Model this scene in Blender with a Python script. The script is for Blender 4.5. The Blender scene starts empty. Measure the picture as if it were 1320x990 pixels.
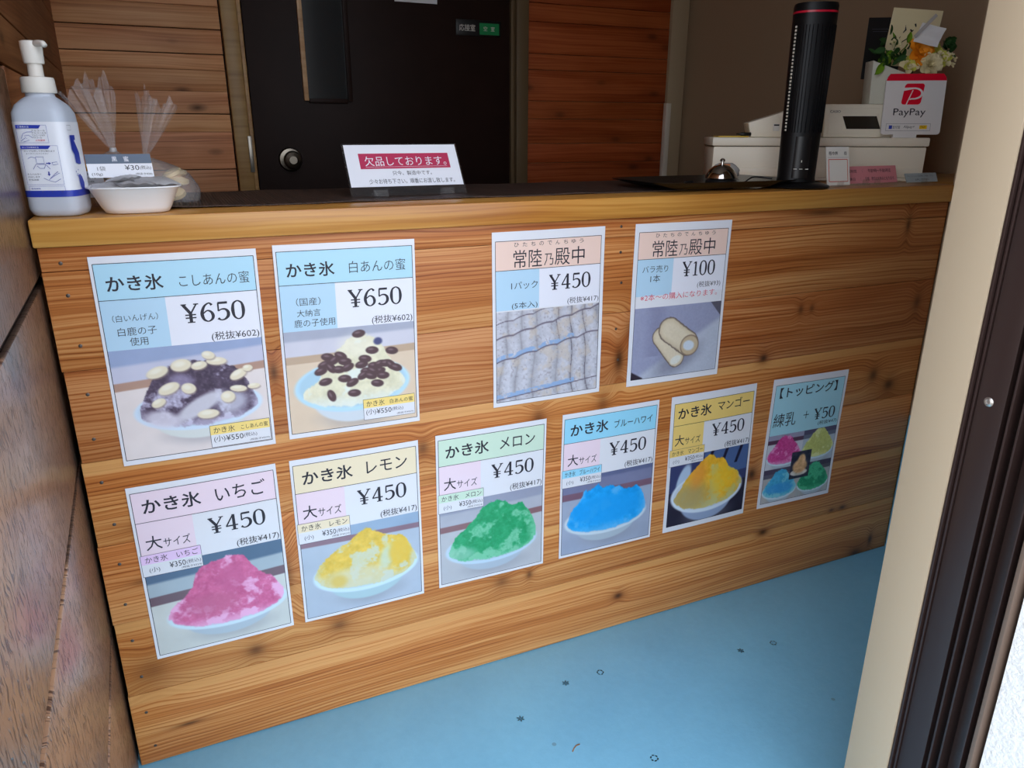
import bpy, bmesh, math, random
import numpy as np
from mathutils import Vector, Matrix
from math import sin, cos, pi, radians, sqrt

# ------------------------------------------------------------------ camera
SC = bpy.context.scene
COL = SC.collection
cam_d = bpy.data.cameras.new('camera')
cam_d.sensor_width = 36.0
cam_d.lens = 956.1 / 1320 * 36
cam_d.clip_start = 0.02
cam = bpy.data.objects.new('camera', cam_d)
COL.objects.link(cam)
_yaw, _pit, _rol = 0.4184615, 0.3301096, 0.0020753
F_ = Vector((sin(_yaw) * cos(_pit), cos(_yaw) * cos(_pit), -sin(_pit)))
r_ = Vector((cos(_yaw), -sin(_yaw), 0)); u_ = r_.cross(F_)
r2 = r_ * cos(_rol) + u_ * sin(_rol); u2 = -r_ * sin(_rol) + u_ * cos(_rol)
cam.matrix_world = Matrix(((r2.x, u2.x, -F_.x, 0), (r2.y, u2.y, -F_.y, -1.1286), (r2.z, u2.z, -F_.z, 1.005), (0, 0, 0, 1)))
SC.camera = cam

# ------------------------------------------------------------------ sky, sun, exposure
W = bpy.data.worlds.new('sky'); SC.world = W; W.use_nodes = True
nt = W.node_tree; nt.nodes.clear()
wo = nt.nodes.new('ShaderNodeOutputWorld'); bg = nt.nodes.new('ShaderNodeBackground')
tc = nt.nodes.new('ShaderNodeTexCoord'); sx = nt.nodes.new('ShaderNodeSeparateXYZ')
rp = nt.nodes.new('ShaderNodeValToRGB')
rp.color_ramp.elements[0].position = 0.0; rp.color_ramp.elements[0].color = (0.92, 0.95, 1.0, 1)
rp.color_ramp.elements[1].position = 0.9; rp.color_ramp.elements[1].color = (0.66, 0.79, 1.0, 1)
nt.links.new(tc.outputs['Generated'], sx.inputs[0]); nt.links.new(sx.outputs[2], rp.inputs[0])
nt.links.new(rp.outputs[0], bg.inputs[0]); nt.links.new(bg.outputs[0], wo.inputs[0])
bg.inputs[1].default_value = 3.0
sd = bpy.data.lights.new('sun', 'SUN'); sd.energy = 3.0; sd.angle = radians(0.6); sd.color = (1.0, 0.95, 0.86)
sun = bpy.data.objects.new('sun', sd); COL.objects.link(sun)
# high sun outside, out beyond the right shoulder: it strikes the stucco and the pavement, never the counter
sun.rotation_euler = Vector((-0.40, 0.30, -0.86)).to_track_quat('-Z', 'Y').to_euler()
SC.view_settings.view_transform = 'Standard'; SC.view_settings.look = 'None'
SC.view_settings.gamma = 1.0; SC.view_settings.use_curve_mapping = False
SC.view_settings.exposure = 0.30
SC.cycles.max_bounces = 10; SC.cycles.diffuse_bounces = 6; SC.cycles.transparent_max_bounces = 24
SC.cycles.caustics_reflective = False; SC.cycles.caustics_refractive = False
SC.cycles.sample_clamp_indirect = 4.0

# ------------------------------------------------------------------ helpers
rnd = random.Random(7)
def lin(c):
    c = c / 255.0
    return c / 12.92 if c <= 0.04045 else ((c + 0.055) / 1.055) ** 2.4
def rgb(r, g, b): return (lin(r), lin(g), lin(b), 1.0)

class NT:
    def __init__(s, name):
        s.m = bpy.data.materials.new(name); s.m.use_nodes = True; s.t = s.m.node_tree
        s.b = s.t.nodes['Principled BSDF']; s.out = s.t.nodes['Material Output']
    def n(s, t, **k):
        x = s.t.nodes.new(t)
        for a, v in k.items():
            setattr(x, a, v)
        return x
    def l(s, a, b): s.t.links.new(a, b)
    def math(s, op, a, b=None, c=None, clamp=False):
        x = s.n('ShaderNodeMath', operation=op); x.use_clamp = clamp
        for i, v in enumerate((a, b, c)):
            if v is None: continue
            if isinstance(v, (int, float)): x.inputs[i].default_value = v
            else: s.l(v, x.inputs[i])
        return x.outputs[0]
    def ramp(s, fac, stops):
        x = s.n('ShaderNodeValToRGB'); e = x.color_ramp.elements
        while len(e) < len(stops): e.new(0.5)
        for q, (p, c) in zip(e, stops): q.position = p; q.color = c
        s.l(fac, x.inputs[0]); return x.outputs[0]
    def mix(s, f, a, b, mode='MIX'):
        x = s.n('ShaderNodeMix', data_type='RGBA', blend_type=mode)
        if isinstance(f, (int, float)): x.inputs[0].default_value = f
        else: s.l(f, x.inputs[0])
        for i, v in ((6, a), (7, b)):
            if isinstance(v, tuple): x.inputs[i].default_value = v
            else: s.l(v, x.inputs[i])
        return x.outputs[2]
    def noise(s, vec, scale, detail=3, rough=0.5, dim='3D'):
        x = s.n('ShaderNodeTexNoise', noise_dimensions=dim); x.inputs['Scale'].default_value = scale
        x.inputs['Detail'].default_value = detail; x.inputs['Roughness'].default_value = rough
        if vec is not None: s.l(vec, x.inputs['Vector'])
        return x.outputs[0]
    def xyz(s, x, y, z):
        c = s.n('ShaderNodeCombineXYZ')
        for i, v in enumerate((x, y, z)):
            if isinstance(v, (int, float)): c.inputs[i].default_value = v
            else: s.l(v, c.inputs[i])
        return c.outputs[0]
    def bump(s, h, strength=0.2, dist=0.002):
        x = s.n('ShaderNodeBump'); x.inputs['Strength'].default_value = strength; x.inputs['Distance'].default_value = dist
        s.l(h, x.inputs['Height']); s.l(x.outputs[0], s.b.inputs['Normal'])

def plain(name, col, rough=0.5, metal=0.0, bump=None, trans=0.0, ior=1.45, alpha=1.0, coat=0.0, spec=None, var=0.0):
    M = NT(name); M.b.inputs['Base Color'].default_value = col
    M.b.inputs['Roughness'].default_value = rough; M.b.inputs['Metallic'].default_value = metal
    M.b.inputs['Transmission Weight'].default_value = trans; M.b.inputs['IOR'].default_value = ior
    M.b.inputs['Alpha'].default_value = alpha; M.b.inputs['Coat Weight'].default_value = coat
    if spec is not None: M.b.inputs['Specular IOR Level'].default_value = spec
    if bump or var:
        g = M.n('ShaderNodeNewGeometry'); nz = M.noise(g.outputs['Position'], bump[0] if bump else 12, 4, 0.6)
        if bump: M.bump(nz, bump[1], bump[2] if len(bump) > 2 else 0.001)
        if var:
            n2 = M.noise(g.outputs['Position'], 9, 4, 0.6)
            d = tuple(c * (1 - var) for c in col[:3]) + (1,); e = tuple(min(1, c * (1 + var)) for c in col[:3]) + (1,)
            M.l(M.ramp(n2, [(0.3, d), (0.7, e)]), M.b.inputs['Base Color'])
    return M.m

def wood(name, light, mid, dark, knots=(), lines=150.0, rough=0.42, vor=False, sap=None, kcol=(0.05, 0.018, 0.006, 1), axis='x', warp=0.035, spec=0.3, rw=0.05):
    """sawn softwood: grain runs along x, bends around the knots"""
    M = NT(name)
    g = M.n('ShaderNodeNewGeometry'); sp = M.n('ShaderNodeSeparateXYZ'); M.l(g.outputs['Position'], sp.inputs[0])
    X, Y, Z = sp.outputs
    if axis == 'y': X, Y = Y, X
    oi = M.n('ShaderNodeObjectInfo'); R = oi.outputs['Random']
    off = M.math('MULTIPLY', R, 37.0)
    Zy = M.math('ADD', Z, M.math('MULTIPLY', Y, 0.7))
    w1 = M.noise(M.xyz(M.math('ADD', M.math('MULTIPLY', X, 1.7), off), off, M.math('MULTIPLY', Zy, 7.0)), 1.0, 3, 0.5)
    v = M.math('ADD', Zy, M.math('MULTIPLY', M.math('SUBTRACT', w1, 0.5), warp))
    kmask = None; halo = None
    for (kx, kz, a, b, dk) in knots:
        dx = M.math('DIVIDE', M.math('SUBTRACT', X, kx), a); dz = M.math('DIVIDE', M.math('SUBTRACT', Z, kz), b)
        d2 = M.math('ADD', M.math('MULTIPLY', dx, dx), M.math('MULTIPLY', dz, dz))
        e = M.math('EXPONENT', M.math('MULTIPLY', d2, -0.22))
        v = M.math('ADD', v, M.math('MULTIPLY', M.math('MULTIPLY', e, dz), b * 1.0))
        k = M.math('MULTIPLY', M.math('EXPONENT', M.math('MULTIPLY', d2, -1.0)), min(1.0, dk * 1.35))
        h = M.math('MULTIPLY', e, M.math('ADD', 0.35, 0.6 * dk))
        kmask = k if kmask is None else M.math('ADD', kmask, k)
        halo = h if halo is None else M.math('ADD', halo, h)
    n1 = M.noise(M.xyz(M.math('ADD', M.math('MULTIPLY', X, 2.2), off), off, M.math('MULTIPLY', v, lines)), 1.0, 3, 0.6)
    n2 = M.noise(M.xyz(M.math('ADD', M.math('MULTIPLY', X, 1.0), off), off, M.math('MULTIPLY', v, 24.0)), 1.0, 3, 0.5)
    ring = M.math('POWER', M.math('ABSOLUTE', M.math('SINE', M.math('ADD', M.math('MULTIPLY', v, lines * 2.2), M.math('MULTIPLY', n2, 7.0)))), 11.0)
    f = M.math('ADD', M.math('ADD', M.math('MULTIPLY', n1, 0.62), -0.09), M.math('ADD', M.math('MULTIPLY', n2, 0.52), M.math('ADD', -0.03, M.math('MULTIPLY', ring, rw))))
    col = M.ramp(f, [(0.36, light), (0.52, mid), (0.72, dark)])
    tint = M.math('ADD', 0.86, M.math('MULTIPLY', R, 0.24))
    col = M.mix(1.0, col, M.xyz(tint, M.math('MULTIPLY', tint, M.math('ADD', 0.90, M.math('MULTIPLY', M.math('FRACT', M.math('MULTIPLY', R, 7.3)), 0.12))), M.math('MULTIPLY', tint, 0.92)), 'MULTIPLY')
    blot = M.noise(M.xyz(M.math('MULTIPLY', X, 3.0), off, M.math('MULTIPLY', v, 14.0)), 1.0, 2, 0.5)
    col = M.mix(M.math('MULTIPLY', M.math('SUBTRACT', blot, 0.48, clamp=True), 2.6, clamp=True), col, M.mix(1.0, col, (0.80, 0.62, 0.46, 1), 'MULTIPLY'))
    if sap is not None:
        at = M.n('ShaderNodeAttribute', attribute_type='OBJECT', attribute_name='sapwood_edge')
        top = M.math('SUBTRACT', at.outputs['Fac'], Z)   # metres below the plank's top edge
        wv = M.math('ADD', 0.010, M.math('MULTIPLY', M.noise(M.xyz(M.math('MULTIPLY', X, 2.0), off, 0), 1.0, 1), 0.014))
        band = M.math('MULTIPLY', M.math('LESS_THAN', top, wv), M.math('GREATER_THAN', top, -0.01))
        col = M.mix(M.math('MULTIPLY', band, 0.72), col, sap)
    if vor:
        vt = M.n('ShaderNodeTexVoronoi', feature='F1'); vt.inputs['Scale'].default_value = 1.0
        M.l(M.xyz(M.math('ADD', M.math('MULTIPLY', X, 4.2), off), off, M.math('MULTIPLY', v, 9.0)), vt.inputs['Vector'])
        vk = M.math('SUBTRACT', 1.0, M.math('MULTIPLY', vt.outputs['Distance'], 7.0), clamp=True)
        vh = M.math('SUBTRACT', 1.0, M.math('MULTIPLY', vt.outputs['Distance'], 2.6), clamp=True)
        kmask = vk if kmask is None else M.math('ADD', kmask, vk)
        halo = M.math('MULTIPLY', vh, 0.5) if halo is None else M.math('ADD', halo, M.math('MULTIPLY', vh, 0.4))
    if halo is not None:
        col = M.mix(M.math('MULTIPLY', M.math('MINIMUM', halo, 1.0), 0.75), col, dark)
    if kmask is not None:
        col = M.mix(M.math('MULTIPLY', M.math('MINIMUM', kmask, 1.0), 0.92), col, kcol)
    M.l(col, M.b.inputs['Base Color'])
    M.b.inputs['Roughness'].default_value = rough; M.b.inputs['Specular IOR Level'].default_value = spec
    M.bump(n1, 0.25, 0.0008)
    return M.m

def link(o, parent=None):
    COL.objects.link(o)
    if parent is not None:
        o.parent = parent
        if parent.matrix_basis != Matrix.Identity(4) or parent.parent:
            o.matrix_parent_inverse = world_of(parent).inverted()
    return o
def world_of(o):
    m = o.matrix_basis.copy(); p = o
    while p.parent:
        m = p.parent.matrix_basis @ p.matrix_parent_inverse @ m if False else p.matrix_parent_inverse @ m
        m = p.parent.matrix_basis @ m; p = p.parent
    return m
def mesh(name, verts, faces, mat, parent=None, smooth=False):
    me = bpy.data.meshes.new(name); me.from_pydata([tuple(v) for v in verts], [], faces); me.update()
    if smooth: me.polygons.foreach_set('use_smooth', [True] * len(me.polygons))
    if mat: me.materials.append(mat)
    return link(bpy.data.objects.new(name, me), parent)
def from_bm(name, bm, mat, parent=None, smooth=False, autosmooth=None):
    me = bpy.data.meshes.new(name); bmesh.ops.recalc_face_normals(bm, faces=bm.faces); bm.to_mesh(me); bm.free()
    if smooth or autosmooth: me.polygons.foreach_set('use_smooth', [True] * len(me.polygons))
    if autosmooth: me.set_sharp_from_angle(angle=radians(autosmooth))
    if mat: me.materials.append(mat)
    return link(bpy.data.objects.new(name, me), parent)
def add_box(bm, lo, hi, bevel=0.0, seg=2, M=None):
    vs = bmesh.ops.create_cube(bm, size=1.0)['verts']
    c = [(lo[i] + hi[i]) / 2 for i in range(3)]; s = [hi[i] - lo[i] for i in range(3)]
    for v in vs: v.co = Vector((v.co.x * s[0] + c[0], v.co.y * s[1] + c[1], v.co.z * s[2] + c[2]))
    if bevel:
        es = list({e for v in vs for e in v.link_edges})
        r = bmesh.ops.bevel(bm, geom=es, offset=bevel, segments=seg, profile=0.5, affect='EDGES', clamp_overlap=True)
        vs = list({v for f in r['faces'] for v in f.verts} | {v for v in vs if v.is_valid})
    if M is not None:
        for v in vs: v.co = M @ v.co
    return vs
def box(name, lo, hi, mat, parent=None, bevel=0.0, seg=2, M=None):
    bm = bmesh.new(); add_box(bm, lo, hi, bevel, seg, M)
    return from_bm(name, bm, mat, parent, autosmooth=35 if bevel else None)
def prism(name, pts, y0, y1, mat, parent=None, bevel=0.0, M=None):
    """polygon given in (x,z), extruded from y0 to y1"""
    bm = bmesh.new(); a = [bm.verts.new((p[0], y0, p[1])) for p in pts]; b = [bm.verts.new((p[0], y1, p[1])) for p in pts]
    bm.faces.new(a); bm.faces.new(b[::-1]); n = len(pts)
    for i in range(n): bm.faces.new((a[i], b[i], b[(i + 1) % n], a[(i + 1) % n]))
    if bevel: bmesh.ops.bevel(bm, geom=list(bm.edges), offset=bevel, segments=2, profile=0.5, affect='EDGES')
    if M is not None:
        for v in bm.verts: v.co = M @ v.co
    return from_bm(name, bm, mat, parent, autosmooth=35 if bevel else None)
def lathe(name, prof, c, mat, parent=None, seg=40, M=None, auto=None):
    vs, fs = [], []
    for (r, z) in prof:
        for k in range(seg):
            a = 2 * pi * k / seg; p = Vector((c[0] + r * cos(a), c[1] + r * sin(a), c[2] + z)); vs.append(M @ p if M else p)
    n = len(prof)
    for i in range(n - 1):
        for k in range(seg):
            k2 = (k + 1) % seg; fs.append((i * seg + k, i * seg + k2, (i + 1) * seg + k2, (i + 1) * seg + k))
    fs.append(tuple(range(seg))[::-1]); fs.append(tuple((n - 1) * seg + k for k in range(seg)))
    o = mesh(name, vs, fs, mat, parent, True); o.data.set_sharp_from_angle(angle=radians(auto or 40)); return o
def loft(name, secs, mat, parent=None, seg=48, M=None, auto=50, cap=True):
    """secs: (cx, cy, z, half_x, half_y, superellipse exponent)"""
    vs, fs = [], []
    for (cx, cy, z, a, b, e) in secs:
        for k in range(seg):
            t = 2 * pi * k / seg; c, s = cos(t), sin(t)
            p = Vector((cx + a * math.copysign(abs(c) ** (2 / e), c), cy + b * math.copysign(abs(s) ** (2 / e), s), z)); vs.append(M @ p if M else p)
    n = len(secs)
    for i in range(n - 1):
        for k in range(seg):
            k2 = (k + 1) % seg; fs.append((i * seg + k, i * seg + k2, (i + 1) * seg + k2, (i + 1) * seg + k))
    if cap: fs.append(tuple(range(seg))[::-1]); fs.append(tuple((n - 1) * seg + k for k in range(seg)))
    o = mesh(name, vs, fs, mat, parent, True); o.data.set_sharp_from_angle(angle=radians(auto)); return o
def tube_bm(bm, pts, r, seg=8):
    pts = [Vector(p) for p in pts]; rings = []
    for i, p in enumerate(pts):
        d = (pts[min(i + 1, len(pts) - 1)] - pts[max(i - 1, 0)]).normalized()
        a = d.cross(Vector((0, 0, 1)));
        if a.length < 1e-3: a = d.cross(Vector((1, 0, 0)))
        a.normalize(); b = d.cross(a)
        rr = r[i] if isinstance(r, (list, tuple)) else r
        rings.append([bm.verts.new(p + (a * cos(2 * pi * k / seg) + b * sin(2 * pi * k / seg)) * rr) for k in range(seg)])
    for i in range(len(rings) - 1):
        for k in range(seg): bm.faces.new((rings[i][k], rings[i][(k + 1) % seg], rings[i + 1][(k + 1) % seg], rings[i + 1][k]))
    bm.faces.new(rings[0][::-1]); bm.faces.new(rings[-1])
def tube(name, pts, r, mat, parent=None, seg=8):
    bm = bmesh.new(); tube_bm(bm, pts, r, seg); return from_bm(name, bm, mat, parent, True)
def spline(pts, n=8):
    P_ = [Vector(p) for p in pts]; out = []
    for i in range(len(P_) - 1):
        p0 = P_[max(i - 1, 0)]; p1 = P_[i]; p2 = P_[i + 1]; p3 = P_[min(i + 2, len(P_) - 1)]
        for k in range(n):
            t = k / n; out.append(0.5 * ((2 * p1) + (-p0 + p2) * t + (2 * p0 - 5 * p1 + 4 * p2 - p3) * t * t + (-p0 + 3 * p1 - 3 * p2 + p3) * t ** 3))
    return out + [P_[-1]]
def tag(o, label=None, cat=None, group=None, kind=None):
    for k, v in (('label', label), ('category', cat), ('group', group), ('kind', kind)):
        if v: o[k] = v
    return o
def thing(name, loc, label, cat, group=None):
    o = bpy.data.objects.new(name, None); o.location = loc; o.empty_display_size = 0.05; COL.objects.link(o)
    return tag(o, label, cat, group)
def structure(o): o['kind'] = 'structure'; return o

# ---- flat print: a frame maps millimetres (x right, y down) to the place on the sheet
class Frame:
    def __init__(s, origin, ex, ey, nrm, warp=None):
        s.o, s.ex, s.ey, s.n = Vector(origin), Vector(ex).normalized(), Vector(ey).normalized(), Vector(nrm).normalized(); s.w = warp
    def p(s, x, y, off=0.0):
        w = s.w(x, y) if s.w else 0.0
        return s.o + s.ex * (x / 1000) + s.ey * (y / 1000) + s.n * (off + w)
_glyph = {}
def glyphs(text, weight=0.0, shear=0.0):
    key = (text, weight, shear)
    if key not in _glyph:
        c = bpy.data.curves.new('lettering_source', 'FONT'); c.body = text; c.resolution_u = 2; c.offset = weight; c.shear = shear
        o = bpy.data.objects.new('lettering_source', c); COL.objects.link(o)
        m = o.to_mesh(); vs = np.array([v.co[:2] for v in m.vertices]); fs = [tuple(p.vertices) for p in m.polygons]
        o.to_mesh_clear(); bpy.data.objects.remove(o); bpy.data.curves.remove(c)
        _glyph[key] = (vs, fs)
    return _glyph[key]
def letters(fr, text, x0, y0, x1, y1, mat, parent, off=0.0004, weight=0.0, slope=0.0, shear=0.0, name='lettering'):
    vs, fs = glyphs(text, weight, shear)
    lo, hi = vs.min(0), vs.max(0); s = np.maximum(hi - lo, 1e-6)
    q = (vs - lo) / s
    pts = [fr.p(x0 + a * (x1 - x0), y1 - b * (y1 - y0) + slope * a, off) for a, b in q]
    return mesh(name, pts, fs, mat, parent)
def panel(fr, x0, y0, x1, y1, mat, parent, off=0.0002, name='colour_panel', nx=8, ny=8):
    vs = [fr.p(x0 + (x1 - x0) * i / nx, y0 + (y1 - y0) * j / ny, off) for j in range(ny + 1) for i in range(nx + 1)]
    fs = [(j * (nx + 1) + i, (j + 1) * (nx + 1) + i, (j + 1) * (nx + 1) + i + 1, j * (nx + 1) + i + 1) for j in range(ny) for i in range(nx)]
    return mesh(name, vs, fs, mat, parent)
def outline(fr, rects, mat, parent, off=0.00035, t=0.9, name='ruled_lines', n=10):
    vs, fs = [], []
    def strip(xa, ya, xb, yb):
        dx, dy = xb - xa, yb - ya; L = sqrt(dx * dx + dy * dy); px, py = -dy / L * t / 2, dx / L * t / 2
        b = len(vs)
        for i in range(n + 1):
            x, y = xa + dx * i / n, ya + dy * i / n
            vs.append(fr.p(x - px, y - py, off)); vs.append(fr.p(x + px, y + py, off))
        for i in range(n): fs.append((b + 2 * i, b + 2 * i + 1, b + 2 * i + 3, b + 2 * i + 2))
    for r in rects:
        if len(r) == 4: x0, y0, x1, y1 = r; strip(x0, y0, x1, y0); strip(x1, y0, x1, y1); strip(x1, y1, x0, y1); strip(x0, y1, x0, y0)
        else: strip(*r[:4])
    return mesh(name, vs, fs, mat, parent)
def _path(pts):
    """(x, y, width) points -> ribbon of varying width, as loose quads"""
    sp_ = spline([(a, b, c) for a, b, c in pts], 6) if len(pts) > 2 else [Vector(p) for p in pts]
    vs, fs = [], []
    for i, p in enumerate(sp_):
        d = sp_[min(i + 1, len(sp_) - 1)] - sp_[max(i - 1, 0)]; L = sqrt(d.x ** 2 + d.y ** 2) or 1
        w_ = p.z + .022; nx_, ny_ = -d.y / L * w_ / 2, d.x / L * w_ / 2; vs += [(p.x + nx_, p.y + ny_), (p.x - nx_, p.y - ny_)]
    for i in range(len(sp_) - 1): a = 2 * i; fs.append((a, a + 2, a + 3, a + 1))
    return vs, fs
FIG = {'0': (.60, [[(.31, 1, .045), (.13, .86, .08), (.075, .5, .13), (.13, .14, .08), (.31, 0.0, .045), (.49, .14, .08), (.545, .5, .13), (.49, .86, .08), (.31, 1, .045)]]),
 '1': (.50, [[(.27, .97, .11), (.27, .02, .11)], [(.10, .84, .03), (.22, .93, .07)], [(.08, .02, .04), (.46, .02, .04)]]),
 '4': (.64, [[(.42, .99, .05), (.05, .29, .05)], [(.03, .29, .06), (.62, .29, .06)], [(.43, 1.0, .12), (.43, .02, .12)], [(.28, .02, .04), (.59, .02, .04)]]),
 '5': (.60, [[(.11, .94, .10), (.53, .94, .10)], [(.12, .95, .05), (.11, .5, .05)], [(.11, .50, .03), (.24, .59, .05), (.42, .58, .08), (.53, .42, .12), (.51, .20, .12), (.36, .04, .07), (.19, .02, .05), (.07, .12, .11)]]),
 '6': (.60, [[(.52, .86, .10), (.40, .98, .05), (.20, .84, .08), (.08, .55, .12), (.07, .32, .13), (.14, .10, .09), (.31, .0, .045), (.48, .11, .09), (.53, .30, .12), (.46, .50, .09), (.30, .58, .05), (.12, .44, .04)]]),
 '\u00a5': (.72, [[(.08, .97, .12), (.36, .50, .12)], [(.64, .97, .05), (.38, .50, .05)], [(.36, .54, .12), (.36, .02, .12)], [(.13, .42, .045), (.59, .42, .045)], [(.13, .26, .045), (.59, .26, .045)], [(-.01, .98, .04), (.22, .98, .04)], [(.52, .98, .04), (.74, .98, .04)], [(.20, .02, .04), (.52, .02, .04)]])}
def figures(fr, text, x0, y0, x1, y1, mat, parent, off=0.00045):
    vs, fs, x = [], [], 0.0
    for ch in text:
        w, paths = FIG[ch]
        for p in paths:
            v, f = _path(p); b_ = len(vs); vs += [(x + a, c) for a, c in v]; fs += [tuple(b_ + i for i in q) for q in f]
        x += w + .07
    x -= .07
    return mesh('price_figures', [fr.p(x0 + a / x * (x1 - x0), y1 - c * (y1 - y0), off) for a, c in vs], fs, mat, parent)
def poly(fr, pts, mat, parent, off=0.0004, name='printed_shape'):
    return mesh(name, [fr.p(x, y, off) for x, y in pts], [tuple(range(len(pts)))], mat, parent)

# ------------------------------------------------------------------ materials
knots_px = [  # (x, z, half width, half height, darkness) measured on the counter front
 (0.748, 0.076, .010, .007, .95), (1.128, .139, .012, .007, 1), (1.44, .006, .018, .012, 1), (1.37, .150, .009, .005, .7), (1.335, .150, .007, .004, .6),
 (1.485, .035, .006, .014, .8), (1.075, .295, .010, .012, .9), (0.028, .170, .013, .010, .5), (0.170, .178, .014, .010, .4),
 (0.482, .182, .013, .010, .35), (0.540, .183, .006, .008, .5), (-0.130, .182, .022, .020, .25), (0.335, .488, .010, .012, .45), (0.105, .655, .006, .014, .6),
 (0.092, .305, .008, .030, .4), (0.555, .508, .012, .016, .45), (0.720, .600, .009, .022, .75), (0.745, .655, .010, .018, .5), (0.690, .515, .012, .020, .35),
 (1.070, .560, .009, .008, .95), (1.400, .480, .012, .014, .6), (1.455, .450, .014, .012, .7), (1.430, .815, .006, .016, .6), (1.155, .655, .007, .010, .5),
 (1.185, .655, .006, .008, .45), (1.500, .640, .010, .016, .5), (1.18, .850, .05, .006, .5), (-0.10, .440, .02, .006, .3), (-0.12, .345, .016, .005, .3), (-0.09, .060, .018, .003, .6), (0.23, .62, .03, .01, .2)]
M_front = wood('cedar_counter_front', rgb(214, 156, 98), rgb(188, 118, 62), rgb(138, 74, 32), knots_px, 210.0, 0.40, rw=0.14, sap=rgb(214, 158, 96))
M_top = wood('cedar_worktop', rgb(218, 164, 88), rgb(204, 144, 68), rgb(168, 104, 44), (), 150.0, 0.28, spec=0.5, rw=0.07)
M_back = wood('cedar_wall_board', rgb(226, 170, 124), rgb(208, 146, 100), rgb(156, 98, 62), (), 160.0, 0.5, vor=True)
M_back_r = wood('shade_tinted_wall_board', rgb(176, 92, 50), rgb(152, 72, 34), rgb(104, 44, 20), (), 160.0, 0.5, vor=True, spec=.15)  # darker, redder copy of the back boards; right-hand dimness painted into the colour
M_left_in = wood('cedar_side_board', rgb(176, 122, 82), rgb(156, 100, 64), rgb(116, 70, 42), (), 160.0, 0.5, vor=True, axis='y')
M_gap = plain('dark_joint', rgb(38, 24, 16), 0.9)
M_paper = plain('laminated_paper', rgb(226, 226, 232), 0.30, coat=0.25)
M_ink = plain('black_ink', rgb(38, 36, 48), 0.5)
M_ink_soft = plain('grey_ink', rgb(84, 84, 98), 0.5)
M_red_ink = plain('red_ink', rgb(216, 60, 84), 0.5)
def ink(name, r, g, b): return plain(name, rgb(r, g, b), 0.30, coat=0.25)

# siding: embossed brown metal cladding
def siding_mat():
    M = NT('embossed_brown_siding')
    g = M.n('ShaderNodeNewGeometry'); sp = M.n('ShaderNodeSeparateXYZ'); M.l(g.outputs['Position'], sp.inputs[0])
    X, Y, Z = sp.outputs
    w = M.noise(g.outputs['Position'], 30, 2)
    v = M.xyz(0.0, M.math('ADD', M.math('MULTIPLY', Y, 250.0), M.math('MULTIPLY', w, 7.0)), M.math('MULTIPLY', Z, 48.0))
    n1 = M.noise(v, 1.0, 2, 0.5)
    h = M.ramp(n1, [(0.38, (0, 0, 0, 1)), (0.47, (1, 1, 1, 1))])
    n2 = M.noise(M.xyz(0, M.math('MULTIPLY', Y, 6.0), M.math('MULTIPLY', Z, 3.0)), 1.0, 4, 0.6)
    base = M.ramp(n2, [(0.35, rgb(104, 80, 66)), (0.65, rgb(128, 100, 80))])
    M.l(M.mix(h, rgb(62, 44, 36), base), M.b.inputs['Base Color'])
    M.b.inputs['Roughness'].default_value = 0.33; M.b.inputs['Coat Weight'].default_value = 0.3; M.b.inputs['Coat Roughness'].default_value = 0.25
    M.bump(h, 0.9, 0.0014)
    return M.m
M_siding = siding_mat()

def floor_mat():
    M = NT('blue_painted_floor')
    g = M.n('ShaderNodeNewGeometry')
    n1 = M.noise(g.outputs['Position'], 3.0, 5, 0.6); n2 = M.noise(g.outputs['Position'], 60.0, 4, 0.7)
    c = M.ramp(M.math('ADD', M.math('MULTIPLY', n1, 0.7), M.math('MULTIPLY', n2, 0.3)), [(0.35, rgb(122, 184, 214)), (0.65, rgb(134, 198, 226))])
    vt = M.n('ShaderNodeTexVoronoi'); vt.inputs['Scale'].default_value = 9.0; M.l(g.outputs['Position'], vt.inputs['Vector'])
    sp = M.math('LESS_THAN', vt.outputs['Distance'], 0.035)
    c = M.mix(M.math('MULTIPLY', sp, 0.5), c, rgb(96, 110, 116))
    M.l(c, M.b.inputs['Base Color']); M.b.inputs['Roughness'].default_value = 0.42
    M.bump(M.math('ADD', n1, M.math('MULTIPLY', n2, 0.35)), 0.35, 0.004)
    return M.m
M_floor = floor_mat()
M_bluewall = plain('blue_wall_paint', rgb(118, 178, 208), 0.5, bump=(40, 0.2))
def taupe_mat():
    M = NT('taupe_wallpaper'); g = M.n('ShaderNodeNewGeometry')
    n = M.noise(g.outputs['Position'], 140.0, 3, 0.6); M.b.inputs['Base Color'].default_value = rgb(166, 140, 112)
    M.b.inputs['Roughness'].default_value = 0.75; M.bump(n, 0.25, 0.001); return M.m
M_taupe = taupe_mat()
M_cream = plain('cream_painted_board', rgb(178, 158, 131), 0.55, bump=(60, 0.12))
M_bronze = plain('dark_bronze_aluminium', rgb(58, 42, 38), 0.38, metal=0.35, bump=(200, 0.03))
M_stucco = plain('white_stucco', rgb(238, 236, 232), 0.85, bump=(160, 0.8, 0.004))
M_screw = plain('zinc_screw', rgb(190, 184, 176), 0.35, metal=0.9)
M_ceiling = plain('white_ceiling', rgb(206, 200, 190), 0.8)
M_pave = plain('pale_paving', rgb(118, 114, 108), 0.9, bump=(80, 0.3), var=0.1)

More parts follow.
